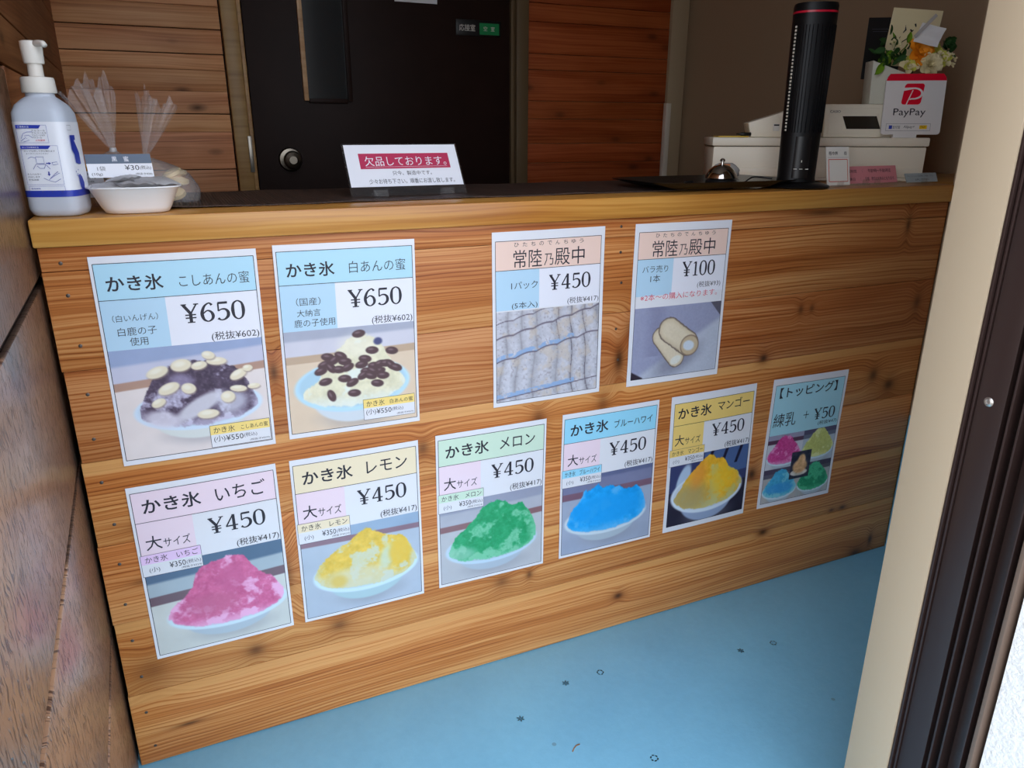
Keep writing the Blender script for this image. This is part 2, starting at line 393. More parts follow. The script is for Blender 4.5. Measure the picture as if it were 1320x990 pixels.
# ------------------------------------------------------------------ SETTING
H = 2.45; YB = 1.5; XR = 1.92; YO = -0.78
structure(box('floor', (-0.28, -0.80, -0.06), (XR + 0.1, YB + 0.1, 0), M_floor))
structure(box('ceiling', (-0.6, -0.78, H), (XR + 0.1, YB + 0.1, H + 0.08), M_ceiling))
structure(box('pavement', (-9, -12, -0.14), (9, -0.80, -0.06), M_pave))
fl = bpy.data.objects['floor']
M_mark = plain('worn_silver_flower_stamp', rgb(134, 146, 144), 0.6)
def flower_mark(x, y, ring, s=0.0075, rot=0.3):
    bm = bmesh.new()
    for k in range(6):
        a = rot + k * pi / 3
        r0, r1, w = (0.15 * s, s, 0.17 * s) if not ring else (0.62 * s, 1.0 * s, 0.34 * s)
        c, q = cos(a), sin(a)
        pts = [(r0, -w / 2), (r1 * .8, -w), (r1, 0), (r1 * .8, w), (r0, w / 2)]
        vs = [bm.verts.new((x + c * p - q * t, y + q * p + c * t, 0.0006)) for p, t in pts]; bm.faces.new(vs)
    bmesh.ops.solidify(bm, geom=list(bm.faces), thickness=0.0005)
    from_bm('flower_stamp', bm, M_mark, fl)
for x, y, rg in ((0.450, -0.158, 0), (0.567, -0.110, 0), (0.643, -0.111, 1), (0.938, -0.171, 0), (1.016, -0.179, 1), (0.62, -0.33, 1), (0.25, -0.36, 0)):
    flower_mark(x, y, rg, rot=rnd.random())
# rusty scrape near the bottom of the view
M_rust = plain('rust_scrape', rgb(150, 104, 66), 0.7)
tube('rust_scrape', [(0.50 + .012 * t, -0.262 + 0.010 * sin(t * 1.2), 0.0004) for t in (0, .5, 1, 1.6)], 0.0011, M_rust, fl, 6)

# left wall: runs slightly outwards towards the back
AL = radians(2.6)
def LW(s, t, z):   # s metres back along the wall, t metres proud of it
    return Vector((-0.176 - s * sin(AL) + t * cos(AL), s * cos(AL) + t * sin(AL), z))
def wall_box(name, s0, s1, t0, t1, z0, z1, mat, parent, bevel=0.0):
    bm = bmesh.new(); vs = add_box(bm, (s0, t0, z0), (s1, t1, z1), bevel)
    for v in bm.verts: v.co = LW(v.co.x, v.co.y, v.co.z)
    return from_bm(name, bm, mat, parent, autosmooth=35 if bevel else None)
wl = structure(wall_box('wall_left', -0.67, 1.62, -0.14, -0.008, -0.06, H, M_gap, None))
z = -0.008
while z < 1.06:   # siding boards outside the counter, pitch 0.275
    z1 = z + 0.2735
    wall_box('siding_board', -0.67, 0.10, -0.008, 0.0, z + 0.005, z1 - 0.007, M_siding, wl, 0.0022)
    z = z1
z = 0.06
ks = [0.06, 0.20, 0.34, 0.48, 0.62, 0.76, 0.90, 1.085, 1.155, 1.30, 1.43, 1.56, 1.70, 1.84, 1.98, 2.12, 2.26, 2.42]
for a, b in zip(ks[:-1], ks[1:]):
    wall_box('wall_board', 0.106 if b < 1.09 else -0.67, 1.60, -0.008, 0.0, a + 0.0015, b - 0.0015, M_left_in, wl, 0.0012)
M_tr = plain('aluminium_corner_bead', rgb(150, 120, 88), 0.5)

# back wall
wb = structure(box('wall_back', (-0.40, YB + 0.012, 0), (0.20, YB + 0.12, H), M_gap))
wb2 = structure(box('wall_back_right', (1.17, YB + 0.012, 0), (XR + 0.1, YB + 0.12, H), M_taupe))
wb3 = structure(box('wall_back_top', (0.20, YB + 0.012, 2.08), (1.17, YB + 0.12, H), M_taupe))
structure(box('door_light_blocker', (0.19, YB + 0.034, 0), (1.24, YB + 0.12, 2.08), M_gap))  # unseen panel added behind the door to block light leaking round it
seams = [0.0, 0.17, 0.34, 0.51, 0.68, 0.775, 0.884, 0.997, 1.05, 1.115, 1.176, 1.221, 1.290, 1.353, 1.42, 1.48, 1.60, 1.72, 1.84, 1.96, 2.08, 2.2, 2.32, 2.44]
deep = {0.884, 1.05, 1.221, 1.290, 1.42}
for a, b in zip(seams[:-1], seams[1:]):
    g0 = 0.0028 if a in deep else 0.0006; g1 = 0.0028 if b in deep else 0.0006
    box('wall_board', (-0.40, YB, a + g0 / 2), (0.196, YB + 0.014, b - g1 / 2), M_back, wb, 0.0009)
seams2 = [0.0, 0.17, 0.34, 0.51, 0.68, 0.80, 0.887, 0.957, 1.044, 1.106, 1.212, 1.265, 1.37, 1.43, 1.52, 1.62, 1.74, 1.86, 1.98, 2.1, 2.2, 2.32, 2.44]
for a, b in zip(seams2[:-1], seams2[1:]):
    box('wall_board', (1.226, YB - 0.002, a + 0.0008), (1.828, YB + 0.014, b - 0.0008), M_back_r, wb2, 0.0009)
# right-hand corner trim and the taupe side wall
M_trimd = plain('dull_taupe_trim', rgb(176, 156, 126), 0.6)
structure(box('trim_1', (1.829, YB - 0.016, 0), (1.905, YB + 0.012, H), M_trimd, None, 0.002))
structure(box('wall_right', (XR, -0.02, 0), (XR + 0.1, YB + 0.02, H), M_taupe))
# white upright rail in front of the boards
wr = tag(box('white_rail', (1.812, YB - 0.040, 0.0), (1.834, YB - 0.018, 1.105), plain('white_plastic_rail', rgb(216, 206, 190), 0.5), None, 0.002),
         'slim white upright rail against the back wall right of the brown boards', 'rail')

# door in the back wall
M_dark = plain('dark_brown_door_laminate', rgb(38, 24, 20), 0.5, spec=0.15, var=0.12)
M_frame = wood('golden_door_casing', rgb(176, 142, 88), rgb(160, 126, 76), rgb(132, 98, 56), (), 60, 0.4)
M_casing_d = plain('brown_door_casing', rgb(104, 84, 58), 0.5)
d1 = structure(box('door_1', (0.262, YB - 0.016, 0.0), (1.150, YB + 0.020, 2.05), M_dark, None, 0.001))
tr2 = structure(box('trim_2', (0.200, YB - 0.030, 0), (0.246, YB + 0.03, 2.09), M_frame, None, 0.002))
box('door_stop', (0.247, YB - 0.022, 0), (0.259, YB + 0.03, 2.06), M_frame, tr2, 0.001)
tr3 = structure(box('trim_3', (1.172, YB - 0.030, 0), (1.218, YB + 0.03, 2.09), M_casing_d, None, 0.002))
box('door_stop', (1.155, YB - 0.020, 0), (1.168, YB + 0.03, 2.06), M_casing_d, tr3, 0.001)
structure(box('trim_4', (0.247, YB - 0.030, 2.06), (1.171, YB + 0.03, 2.10), M_casing_d, None, 0.002))
M_glass = plain('dark_door_glass', rgb(40, 44, 46), 0.12, coat=0.5)
M_bead = wood('light_glazing_bead', rgb(216, 184, 142), rgb(198, 164, 122), rgb(170, 130, 90), (), 60, 0.4)
box('glass_pane', (0.440, YB - 0.018, 1.10), (0.566, YB - 0.012, 1.90), M_glass, d1)
box('glazing_bead', (0.425, YB - 0.030, 1.092), (0.440, YB - 0.014, 1.915), M_bead, d1, 0.002)
box('glazing_bead', (0.566, YB - 0.030, 1.092), (0.582, YB - 0.014, 1.915), M_dark, d1, 0.002)
box('glazing_bead', (0.4405, YB - 0.029, 1.086), (0.5655, YB - 0.014, 1.100), M_dark, d1, 0.002)
box('glazing_bead', (0.4405, YB - 0.029, 1.90), (0.5655, YB - 0.014, 1.914), M_dark, d1, 0.002)
# knob: axis along -y
M_nickel = plain('brushed_nickel', rgb(134, 126, 114), 0.36, metal=1.0)
KM = Matrix.Translation((0.366, YB - 0.016, 0.912)) @ Matrix.Rotation(radians(90), 4, 'X')
lathe('door_knob', [(0.0, 0), (0.038, 0.0), (0.038, 0.004), (0.034, 0.010), (0.016, 0.013), (0.012, 0.020), (0.012, 0.030), (0.020, 0.036), (0.0275, 0.046), (0.0285, 0.056), (0.024, 0.066), (0.013, 0.071), (0.012, 0.068), (0.0, 0.068)], (0, 0, 0), M_nickel, d1, 40, KM)
hg = box('hinge', (0.238, YB - 0.036, 0.875), (0.250, YB - 0.030, 0.985), plain('steel_hinge', rgb(150, 144, 134), 0.35, metal=0.8), tr2, 0.001)
# plates on the door
M_blk = plain('black_plastic', rgb(22, 21, 22), 0.35)
M_green = plain('green_sign_insert', rgb(20, 132, 74), 0.45)
M_white = plain('white_plastic', rgb(226, 222, 214), 0.4)
FRd = Frame((0.953, YB - 0.0205, 1.357), (1, 0, 0), (0, 0, -1), (0, -1, 0))
sg = tag(box('room_sign', (0.950, YB - 0.0205, 1.310), (1.116, YB - 0.0165, 1.360), M_blk, None, 0.001),
    'small black room name sign with a green insert on the dark door', 'sign')
letters(FRd, '応接室', 8, 12, 66, 33, M_white, sg, 0.0003)
panel(FRd, 82, 6, 155, 42, M_green, sg, 0.0003, 'green_insert', 1, 1)
letters(FRd, '空', 97, 16, 111, 30, M_white, sg, 0.0006); letters(FRd, '室', 124, 16, 138, 30, M_white, sg, 0.0006)
tag(box('door_notice', (0.740, YB - 0.0195, 1.400), (0.885, YB - 0.0165, 1.53), M_paper, None), 'white notice on the dark door, its lower edge at the top of the frame', 'notice')

# front wall right of the opening: cream jamb, bronze door frame, stucco outside
structure(box('wall_front_right', (0.775, -0.70, 0), (XR + 0.1, -0.585, H), M_taupe))
structure(box('wall_front_inner', (1.544, -0.585, 0.36), (XR, -0.001, H), M_taupe))
structure(box('baseboard_right', (1.544, -0.585, 0.0), (XR, -0.001, 0.36), M_bluewall))
structure(box('trim_5', (0.750, -0.641, 0), (0.775, -0.582, H), M_cream, None, 0.001))
jf = structure(box('window_frame', (0.772, -0.74, 0), (0.80, -0.641, H), M_bronze)); jf.name = 'door_2'
for (y0, y1, dx) in ((-0.6445, -0.6412, -0.020), (-0.6490, -0.6460, -0.017), (-0.6800, -0.6500, -0.0155), (-0.6905, -0.6880, -0.020), (-0.7015, -0.6990, -0.019), (-0.7220, -0.7040, -0.006), (-0.7260, -0.7235, -0.022)):
    box('frame_rail', (0.772 + dx, y0, 0.0), (0.774, y1, H), M_bronze, jf, 0.0006)
M_bronze_l = plain('weathered_bronze_lip', rgb(112, 92, 78), 0.5, metal=0.2)
box('frame_lip', (0.7485, -0.7375, 0), (0.774, -0.7330, H), M_bronze_l, jf, 0.0005)
# screws in the frame
SM = Matrix.Translation((0.7566, -0.6630, 0.735)) @ Matrix.Rotation(radians(-90), 4, 'Y')
scw = lathe('screw', [(0.0, 0.0), (0.0052, 0.0), (0.0052, 0.0006), (0.0040, 0.0018), (0.0022, 0.0021), (0.0018, 0.0011), (0.0, 0.0010)], (0, 0, 0), M_screw, jf, 20, SM)
structure(box('wall_front_outer', (0.7585, -0.80, -0.06), (6.0, -0.742, 3.2), M_stucco))
structure(box('wall_front_top', (-0.6, -0.80, 2.12), (0.7585, -0.66, 3.2), M_stucco))
structure(box('wall_front_left', (-3.0, -0.67, -0.06), (-0.30, -0.50, 3.2), M_stucco))

# ------------------------------------------------------------------ COUNTER
ct = thing('service_counter', (0.7, 0.2, 0), 'long wooden service counter of horizontal cedar planks with a pale worktop', 'counter')
box('carcass', (-0.165, 0.020, 0), (1.542, 0.30, 0.858), M_gap, ct)
pz = [0.002, .142, .279, .416, .553, .690, .827, .8595]
M_nail = plain('steel_nail', rgb(92, 84, 78), 0.4, metal=0.7)
for i, (a, b) in enumerate(zip(pz[:-1], pz[1:])):
    x0 = (-0.1712, -0.1700, -0.1712, -0.1700, -0.1685, -0.1705, -0.1700)[i]
    pl_ = box('plank', (x0, 0.0 + (0.0004 if i % 2 else 0.0), a + 0.0004), (1.5430, 0.020, b - 0.0004), M_front, ct, 0.0007)
    pl_['sapwood_edge'] = b if i in (0, 1, 3) else -5.0
for col_x, zs in ((-0.146, (0.035, .105, .175, .245, .312, .383, .450, .520, .588, .655, .725, .795, .838)), (0.714, (.60, .66, .745, .80, .845))):
    for zz in zs:
        Mn = Matrix.Translation((col_x + rnd.uniform(-.004, .004), 0.0002, zz)) @ Matrix.Rotation(radians(90), 4, 'X')
        lathe('nail_head', [(0, 0), (0.0026, 0), (0.0026, 0.0004), (0.0018, 0.0008), (0.0, 0.0008)], (0, 0, 0), M_nail, ct, 10, Mn)
# worktop: front board and the deeper run to the right behind it
box('worktop', (-0.173, -0.010, 0.8600), (1.543, 0.360, 0.8960), M_top, ct, 0.0025)
box('worktop_return', (1.22, 0.3605, 0.8600), (XR - 0.002, 0.48, 0.8955), M_top, ct, 0.002)
box('worktop_end', (1.5438, 0.001, 0.8600), (XR - 0.002, 0.360, 0.8958), M_top, ct, 0.001)
box('side_panel', (1.50, 0.30, 0), (1.53, 0.78, 0.8598), M_gap, ct)
ZT = 0.8960

# ------------------------------------------------------------------ printed pictures
class VN:
    def __init__(s, seed): s.r = np.random.RandomState(seed)
    def noise(s, U, V, sc):
        g = s.r.rand(64, 64); x = U / sc + 7.3; y = V / sc + 3.1; xi = np.floor(x).astype(int); yi = np.floor(y).astype(int)
        fx = x - xi; fy = y - yi; fx = fx * fx * (3 - 2 * fx); fy = fy * fy * (3 - 2 * fy)
        G = lambda a, b: g[a % 64, b % 64]
        return (G(xi, yi) * (1 - fx) + G(xi + 1, yi) * fx) * (1 - fy) + (G(xi, yi + 1) * (1 - fx) + G(xi + 1, yi + 1) * fx) * fy
    def fbm(s, U, V, sc, o=4):
        t = 0; a = 0.5; n = 0
        for k in range(o): t = t + a * s.noise(U, V, sc); n += a; a *= 0.55; sc *= 0.5
        return t / n
def sm(a, b, x): t = np.clip((x - a) / (b - a + 1e-9), 0, 1); return t * t * (3 - 2 * t)
def mx(c, d, m): return c * (1 - m[..., None]) + np.asarray(d, float) * m[..., None] if not isinstance(d, np.ndarray) or d.ndim == 1 else c * (1 - m[..., None]) + d * m[..., None]
def ell(U, V, cx, cy, rx, ry, rot=0.0, soft=0.12):
    c, s_ = cos(rot), sin(rot); a = ((U - cx) * c + (V - cy) * s_) / rx; b = (-(U - cx) * s_ + (V - cy) * c) / ry
    return 1 - sm(1 - soft, 1 + soft, np.sqrt(a * a + b * b))

def scene_bg(U, V, n, wall, wall2, band, table, y1, y2, sl):
    """wall, a dark table edge band and the table, along gently sloping lines"""
    L = V + sl * (U - 106)
    C = np.zeros(U.shape + (3,)) + np.array(wall, float)
    C = mx(C, wall2, sm(y1 - 26, y1 - 20, L)); C = mx(C, band, sm(y1, y1 + 2, L)); C = mx(C, table, sm(y2, y2 + 2, L))
    return C + ((n.fbm(U, V, 40) - 0.5) * 14)[..., None]
def ice(C, U, V, n, prof, bowl, main, light, edge=3.0, gran=0.6, bowlc=(206, 226, 238), under=(176, 190, 202)):
    cx, cy, rx, ry = bowl
    # foot of the bowl, bowl side, rim
    C = mx(C, (140, 140, 150), 0.4 * ell(U, V, cx + 4, cy + ry * 1.15, rx * .62, ry * .50, 0, 0.5))
    C = mx(C, under, ell(U, V, cx, cy + ry * 0.42, rx * .72, ry * .98, 0, .05))
    C = mx(C, bowlc, ell(U, V, cx, cy, rx, ry, 0, .04))
    C = mx(C, tuple(c * .93 for c in bowlc), ell(U, V, cx, cy - ry * .05, rx * .93, ry * .88, 0, .05))
    xs = [p[0] for p in prof]; ys = [p[1] for p in prof]
    jag = (n.fbm(U, V, 13, 4) - 0.5) * 20 + (n.fbm(U, V, 4, 3) - 0.5) * edge * 2.4
    top = np.interp(U, xs, ys, left=999, right=999)
    low = cy + ry * 0.80 * np.sqrt(np.clip(1 - ((U - cx) / (rx * .93)) ** 2, 0, 1)) + jag * .35
    m = sm(-1.5, 1.5, V - top + jag * .5) * (1 - sm(-2, 2, V - low))
    m = m * (1 - sm(.96, 1.0, np.abs(U - cx) / (rx * 1.0)))
    t = n.fbm(U, V, 26, 5); t2 = n.fbm(U, V, 3.2, 2)
    lt = np.clip(sm(.53, .66, t) * .85 + (t2 - .5) * gran, 0, 1)
    # pale ice shows near the rim
    lt = np.clip(lt + .8 * sm(.74, .97, np.abs(U - cx + jag) / rx), 0, 1)
    lt = np.clip(lt + .75 * sm(ry * .15, ry * .75, V - cy + jag * .4), 0, 1)
    col = np.zeros(U.shape + (3,)) + np.array(main, float) + ((n.fbm(U, V, 9) - .5) * 40)[..., None]
    col = mx(col, light, lt)
    return mx(C, col, m), m

def grid(x0, y0, x1, y1, step=1.2):
    nx = int((x1 - x0) / step); ny = int((y1 - y0) / step)
    U, V = np.meshgrid(np.linspace(x0, x1, nx + 1), np.linspace(y0, y1, ny + 1)); return U, V
def print_mat():
    M = NT('glossy_photo_print'); a = M.n('ShaderNodeVertexColor', layer_name='print')
    M.l(a.outputs[0], M.b.inputs['Base Color']); M.b.inputs['Roughness'].default_value = 0.30; M.b.inputs['Coat Weight'].default_value = 0.25; return M.m
M_print = print_mat()
def s2l(c):
    c = np.clip(c / 255.0, 0, 1); return np.where(c <= 0.04045, c / 12.92, ((c + 0.055) / 1.055) ** 2.4)
def photo(fr, U, V, C, parent, off=0.00022, name='photo_print'):
    ny, nx = U.shape; me = bpy.data.meshes.new(name)
    E_ = np.array(fr.ex); Y_ = np.array(fr.ey); N_ = np.array(fr.n)
    w = fr.w(U, V) if fr.w else 0 * U
    P_ = np.array(fr.o) + U[..., None] / 1000 * E_ + V[..., None] / 1000 * Y_ + (off + w)[..., None] * N_
    idx = np.arange(ny * nx).reshape(ny, nx)
    F = np.stack([idx[:-1, :-1], idx[1:, :-1], idx[1:, 1:], idx[:-1, 1:]], -1).reshape(-1, 4)
    me.vertices.add(ny * nx); me.vertices.foreach_set('co', P_.reshape(-1).astype(np.float32))
    me.loops.add(F.size); me.loops.foreach_set('vertex_index', F.reshape(-1).astype(np.int32))
    me.polygons.add(len(F)); me.polygons.foreach_set('loop_start', np.arange(0, F.size, 4, dtype=np.int32))
    try: me.polygons.foreach_set('loop_total', np.full(len(F), 4, dtype=np.int32))
    except Exception: pass
    me.update(calc_edges=True)
    ca = me.color_attributes.new('print', 'FLOAT_COLOR', 'POINT')
    rgba = np.ones((ny * nx, 4), np.float32); rgba[:, :3] = s2l(C).reshape(-1, 3); ca.data.foreach_set('color', rgba.reshape(-1))
    me.materials.append(M_print); return link(bpy.data.objects.new(name, me), parent)

# --- the pictures themselves (millimetres on the poster)
def pic_anko(U, V):
    n = VN(1); C = scene_bg(U, V, n, (150, 165, 200), (196, 196, 216), (176, 140, 124), (226, 214, 212), 172, 184, 0.06)
    C, m = ice(C, U, V, n, [(32, 222), (44, 196), (58, 172), (80, 160), (120, 155), (150, 160), (172, 178), (186, 205), (194, 228)], (112, 228, 88, 34), (66, 50, 74), (196, 190, 214), 4, .5, (206, 222, 240), (212, 216, 214))
    sn = ell(U, V, 112, 226, 38, 12, -.5, .3); C = mx(C, (214, 212, 222), sn * .9)
    C = mx(C, (214, 208, 222), ell(U, V, 60, 240, 24, 13, .3, .4) * .9); C = mx(C, (206, 206, 222), ell(U, V, 158, 226, 22, 16, -.2, .5) * .8)
    C = mx(C, (176, 166, 200), ell(U, V, 92, 184, 16, 10, .2, .5) * .6)
    for (x, y, a, b, r) in ((62, 168, 15, 8, -.3), (94, 161, 14, 9, -.1), (118, 164, 11, 6, -.15), (142, 160, 14, 6, .1), (132, 150, 9, 6, .3), (74, 194, 15, 8, -.35), (100, 197, 10, 8, .3), (58, 214, 10, 6, -.4), (170, 184, 13, 7, -.45), (184, 176, 7, 5, 0), (152, 217, 10, 9, .1), (168, 206, 12, 5, .15), (122, 240, 15, 7, 0), (190, 205, 9, 4, 0)):
        C = mx(C, (150, 130, 120), ell(U, V, x + 1, y + 2, a, b, r, .2) * .7); C = mx(C, (228, 216, 190), ell(U, V, x, y, a, b, r, .12)); C = mx(C, (242, 236, 220), ell(U, V, x - 2, y - 2, a * .55, b * .45, r, .5) * .7)
    return C
def pic_shiro(U, V):
    n = VN(2); C = scene_bg(U, V, n, (168, 172, 190), (206, 204, 216), (190, 164, 140), (222, 200, 176), 168, 180, 0.02)
    C, m = ice(C, U, V, n, [(26, 232), (52, 212), (70, 178), (90, 160), (112, 142), (130, 145), (150, 158), (172, 196), (192, 228)], (106, 226, 92, 44), (226, 220, 190), (226, 234, 228), 4, .3, (184, 220, 240), (206, 214, 222))
    C = mx(C, (238, 232, 214), ell(U, V, 118, 164, 30, 18, .2, .5) * .6)
    C = mx(C, (70, 74, 120), ell(U, V, 148, 158, 7, 6, 0, .3))
    for (x, y, r) in ((118, 143, -.1), (138, 172, .1), (170, 176, .2), (68, 176, .2), (78, 182, -.6), (88, 176, .5), (62, 188, -.3), (94, 186, .1), (126, 185, .2), (120, 194, -.1), (72, 194, .9), (84, 198, .1), (98, 196, -.4), (56, 198, -.3), (140, 198, .1), (150, 196, -.2), (160, 196, 0), (168, 200, .8), (176, 205, .4), (128, 206, .1), (148, 208, -.2), (122, 212, -.5), (134, 214, .3), (138, 206, .5), (154, 216, .1), (92, 214, .1), (62, 216, -.15), (104, 222, -.4), (70, 240, 1.2), (106, 240, .1), (144, 228, .2)):
        C = mx(C, (80, 56, 62), ell(U, V, x, y, 10.5, 6.3, r, .14)); C = mx(C, (128, 104, 112), ell(U, V, x - 2, y - 2, 4.5, 1.7, r, .6) * .8)
    return C
def pic_rolls(U, V):
    n = VN(3); C = np.zeros(U.shape + (3,)) + np.array((190, 190, 200), float)
    lean = U - 0.10 * (V - 134) * (U / 106 - .6) + 3 * np.sin(V / 19.0)
    b1 = 222 - .20 * (U - 20) - 3.5 * np.abs(np.sin(U / 13.0)); b0 = 180 - .22 * (U - 20) - 3 * np.abs(np.sin(U / 12.0)); b2 = 290 - .10 * (U - 20)
    tier = (V > b0).astype(int) + (V > b1)
    edges = np.array([2, 30, 56, 84, 126, 152, 178, 206]); f = np.zeros_like(U); dist = np.full_like(U, 99.0)
    for a, b in zip(edges[:-1], edges[1:]):
        m_ = (lean + 5 * tier >= a) & (lean + 5 * tier < b); f = np.where(m_, (lean + 5 * tier - a) / (b - a), f); dist = np.where(m_, lean + 5 * tier - a, dist)
    sh = np.sin(np.clip(f, 0, 1) * pi) ** .6; C = C * (0.84 + .20 * sh)[..., None] + ((n.fbm(U, V, 5, 4) - .5) * 34)[..., None]
    C = mx(C, (88, 78, 92), (1 - sm(.6, 2.0, dist)) * (lean > 118) * .85); C = mx(C, (150, 142, 150), (1 - sm(.5, 2.5, dist)) * (lean <= 118) * .5)
    C = mx(C, (202, 186, 170), sm(.52, .72, n.fbm(U, V, 16)) * .55); C = mx(C, (104, 92, 100), sm(.70, .76, n.fbm(U, V, 3.5, 2)) * .25)
    for b_, w, blue in ((b0, 2.2, 0), (b0 - 26, 1.4, 0), (b1, 2.0, 1), (b2, 1.6, 1)):
        if blue: C = mx(C, (146, 174, 212), (V > b_ - 9) * (V < b_) * (U < 158) * sm(.30, .5, n.fbm(U, V, 7)))
        C = mx(C, (98, 88, 104), (1 - sm(w * .3, w, np.abs(V - b_))) * .85)
    return C
def pic_single(U, V):
    n = VN(4); C = np.zeros(U.shape + (3,)) + np.array((152, 156, 184), float)
    C = mx(C, (184, 190, 206), sm(-8, 8, V - (300 - 0.55 * U))); C = mx(C, (126, 128, 158), (1 - sm(0, 34, np.abs(U - 58))) * (V < 250) * .5)
    C = mx(C, (54, 46, 58), sm(-2, 2, (V - 276) - .55 * (U - 8)) * (U < 34)); C = mx(C, (92, 90, 104), sm(0, 2, (U - 178) - (V - 152) * .9) * 1.0)
    C = mx(C, (112, 112, 132), ell(U, V, 112, 262, 52, 22, -.4, .6) * .6)
    for (x0, y0, x1, y1, r) in ((70, 212, 108, 258, 19), (88, 200, 134, 232, 24)):
        dx, dy = x1 - x0, y1 - y0; L = sqrt(dx * dx + dy * dy); t = np.clip(((U - x0) * dx + (V - y0) * dy) / L / L, 0, 1)
        d = np.sqrt((U - x0 - t * dx) ** 2 + (V - y0 - t * dy) ** 2) / r + (n.fbm(U, V, 5) - .5) * .12
        C = mx(C, (108, 92, 84), (1 - sm(.98, 1.06, d))); C = mx(C, (206, 190, 162), (1 - sm(.84, .98, d)))
        C = mx(C, (230, 218, 196), (1 - sm(.2, .75, np.abs(d - .25))) * .6)
    C = mx(C, (120, 98, 84), ell(U, V, 138, 236, 22, 21, 0, .06)); C = mx(C, (196, 176, 146), ell(U, V, 138, 236, 20, 19, 0, .1)); C = mx(C, (206, 216, 228), ell(U, V, 136, 236, 13, 10, .2, .2))
    C = mx(C, (222, 222, 214), ell(U, V, 108, 262, 13, 8, -.4, .2))
    return C + ((n.fbm(U, V, 3, 2) - .5) * 10)[..., None]
def pic_ichigo(U, V):
    n = VN(5); C = scene_bg(U, V, n, (84, 106, 134), (168, 182, 192), (112, 88, 98), (204, 206, 202), 186, 202, 0.04)
    C, m = ice(C, U, V, n, [(20, 240), (34, 218), (54, 204), (68, 186), (75, 162), (88, 151), (105, 146), (128, 144), (148, 149), (159, 168), (168, 184), (188, 198), (203, 224)], (116, 238, 92, 34), (206, 92, 142), (238, 176, 216), 4, .5)
    C = mx(C, (196, 96, 136), ell(U, V, 92, 226, 38, 20, 0, .5) * .7); C = mx(C, (196, 88, 138), ell(U, V, 126, 185, 20, 24, .2, .5) * .6); return C
def pic_lemon(U, V):
    n = VN(6); C = scene_bg(U, V, n, (132, 152, 186), (150, 172, 198), (140, 110, 124), (178, 190, 206), 152, 162, -.02)
    C, m = ice(C, U, V, n, [(18, 226), (34, 196), (60, 178), (84, 166), (98, 152), (118, 146), (134, 154), (150, 168), (174, 170), (186, 184), (196, 206), (202, 226)], (112, 226, 92, 40), (230, 192, 66), (206, 214, 196), 4, .3, (206, 230, 240), (172, 200, 208))
    C = mx(C, (214, 216, 196), ell(U, V, 92, 236, 60, 20, 0, .5) * .75 * m); C = mx(C, (200, 220, 210), ell(U, V, 148, 208, 12, 22, .3, .5) * .8 * m); C = mx(C, (230, 192, 66), ell(U, V, 172, 204, 20, 24, .2, .3) * .9 * m)
    C = mx(C, (222, 190, 84), ell(U, V, 62, 238, 14, 12, .3, .5) * .8 * m); return C
def pic_melon(U, V):
    n = VN(7); C = scene_bg(U, V, n, (152, 156, 176), (176, 178, 190), (138, 100, 104), (186, 188, 194), 178, 190, 0.02)
    C, m = ice(C, U, V, n, [(20, 236), (32, 208), (52, 192), (70, 176), (84, 156), (104, 146), (130, 150), (146, 162), (166, 160), (180, 180), (190, 198), (196, 220)], (106, 236, 92, 36), (40, 158, 100), (120, 200, 160), 5, .5, (190, 212, 230), (172, 186, 200))
    C = mx(C, (150, 204, 180), ell(U, V, 44, 242, 26, 12, .1, .5) * .7 * m); return C
def pic_blue(U, V):
    n = VN(8); C = scene_bg(U, V, n, (96, 104, 140), (120, 124, 156), (122, 92, 110), (158, 168, 190), 166, 180, 0.0)
    C, m = ice(C, U, V, n, [(14, 236), (24, 206), (44, 184), (54, 166), (84, 158), (92, 168), (110, 164), (132, 168), (142, 178), (174, 176), (190, 196), (198, 224)], (104, 232, 94, 36), (28, 160, 236), (90, 180, 240), 4, .12, (200, 214, 224), (170, 184, 196))
    C = mx(C, (28, 158, 236), ell(U, V, 104, 214, 80, 30, 0, .25) * .8 * m); return C
def pic_mango(U, V):
    n = VN(9); C = np.zeros(U.shape + (3,)) + np.array((58, 64, 106), float)
    C = mx(C, (84, 112, 160), sm(-1, 1, 196 - V - (U - 100) * .05) * (U > 92) * .8); C = mx(C, (176, 196, 220), ell(U, V, 42, 186, 14, 34, .35, .2))
    for x in (110, 148, 186): C = mx(C, (34, 30, 56), (1 - sm(3, 5, np.abs(U - x + .35 * (V - 140)))) * (V < 172))
    C = mx(C, (40, 34, 52), sm(-2, 2, V - 214))
    C, m = ice(C, U, V, n, [(14, 236), (30, 216), (50, 188), (64, 172), (88, 150), (104, 142), (126, 152), (146, 158), (160, 180), (184, 196), (196, 216), (200, 232)], (106, 226, 93, 48), (240, 182, 50), (206, 198, 130), 3, .25, (214, 226, 240), (150, 166, 196))
    C = mx(C, (176, 160, 112), ell(U, V, 60, 232, 48, 34, 0, .6) * .85 * m); C = mx(C, (232, 150, 60), ell(U, V, 80, 184, 18, 30, .3, .6) * .7 * m); C = mx(C, (250, 200, 44), ell(U, V, 146, 204, 32, 34, 0, .6) * .7 * m); return C
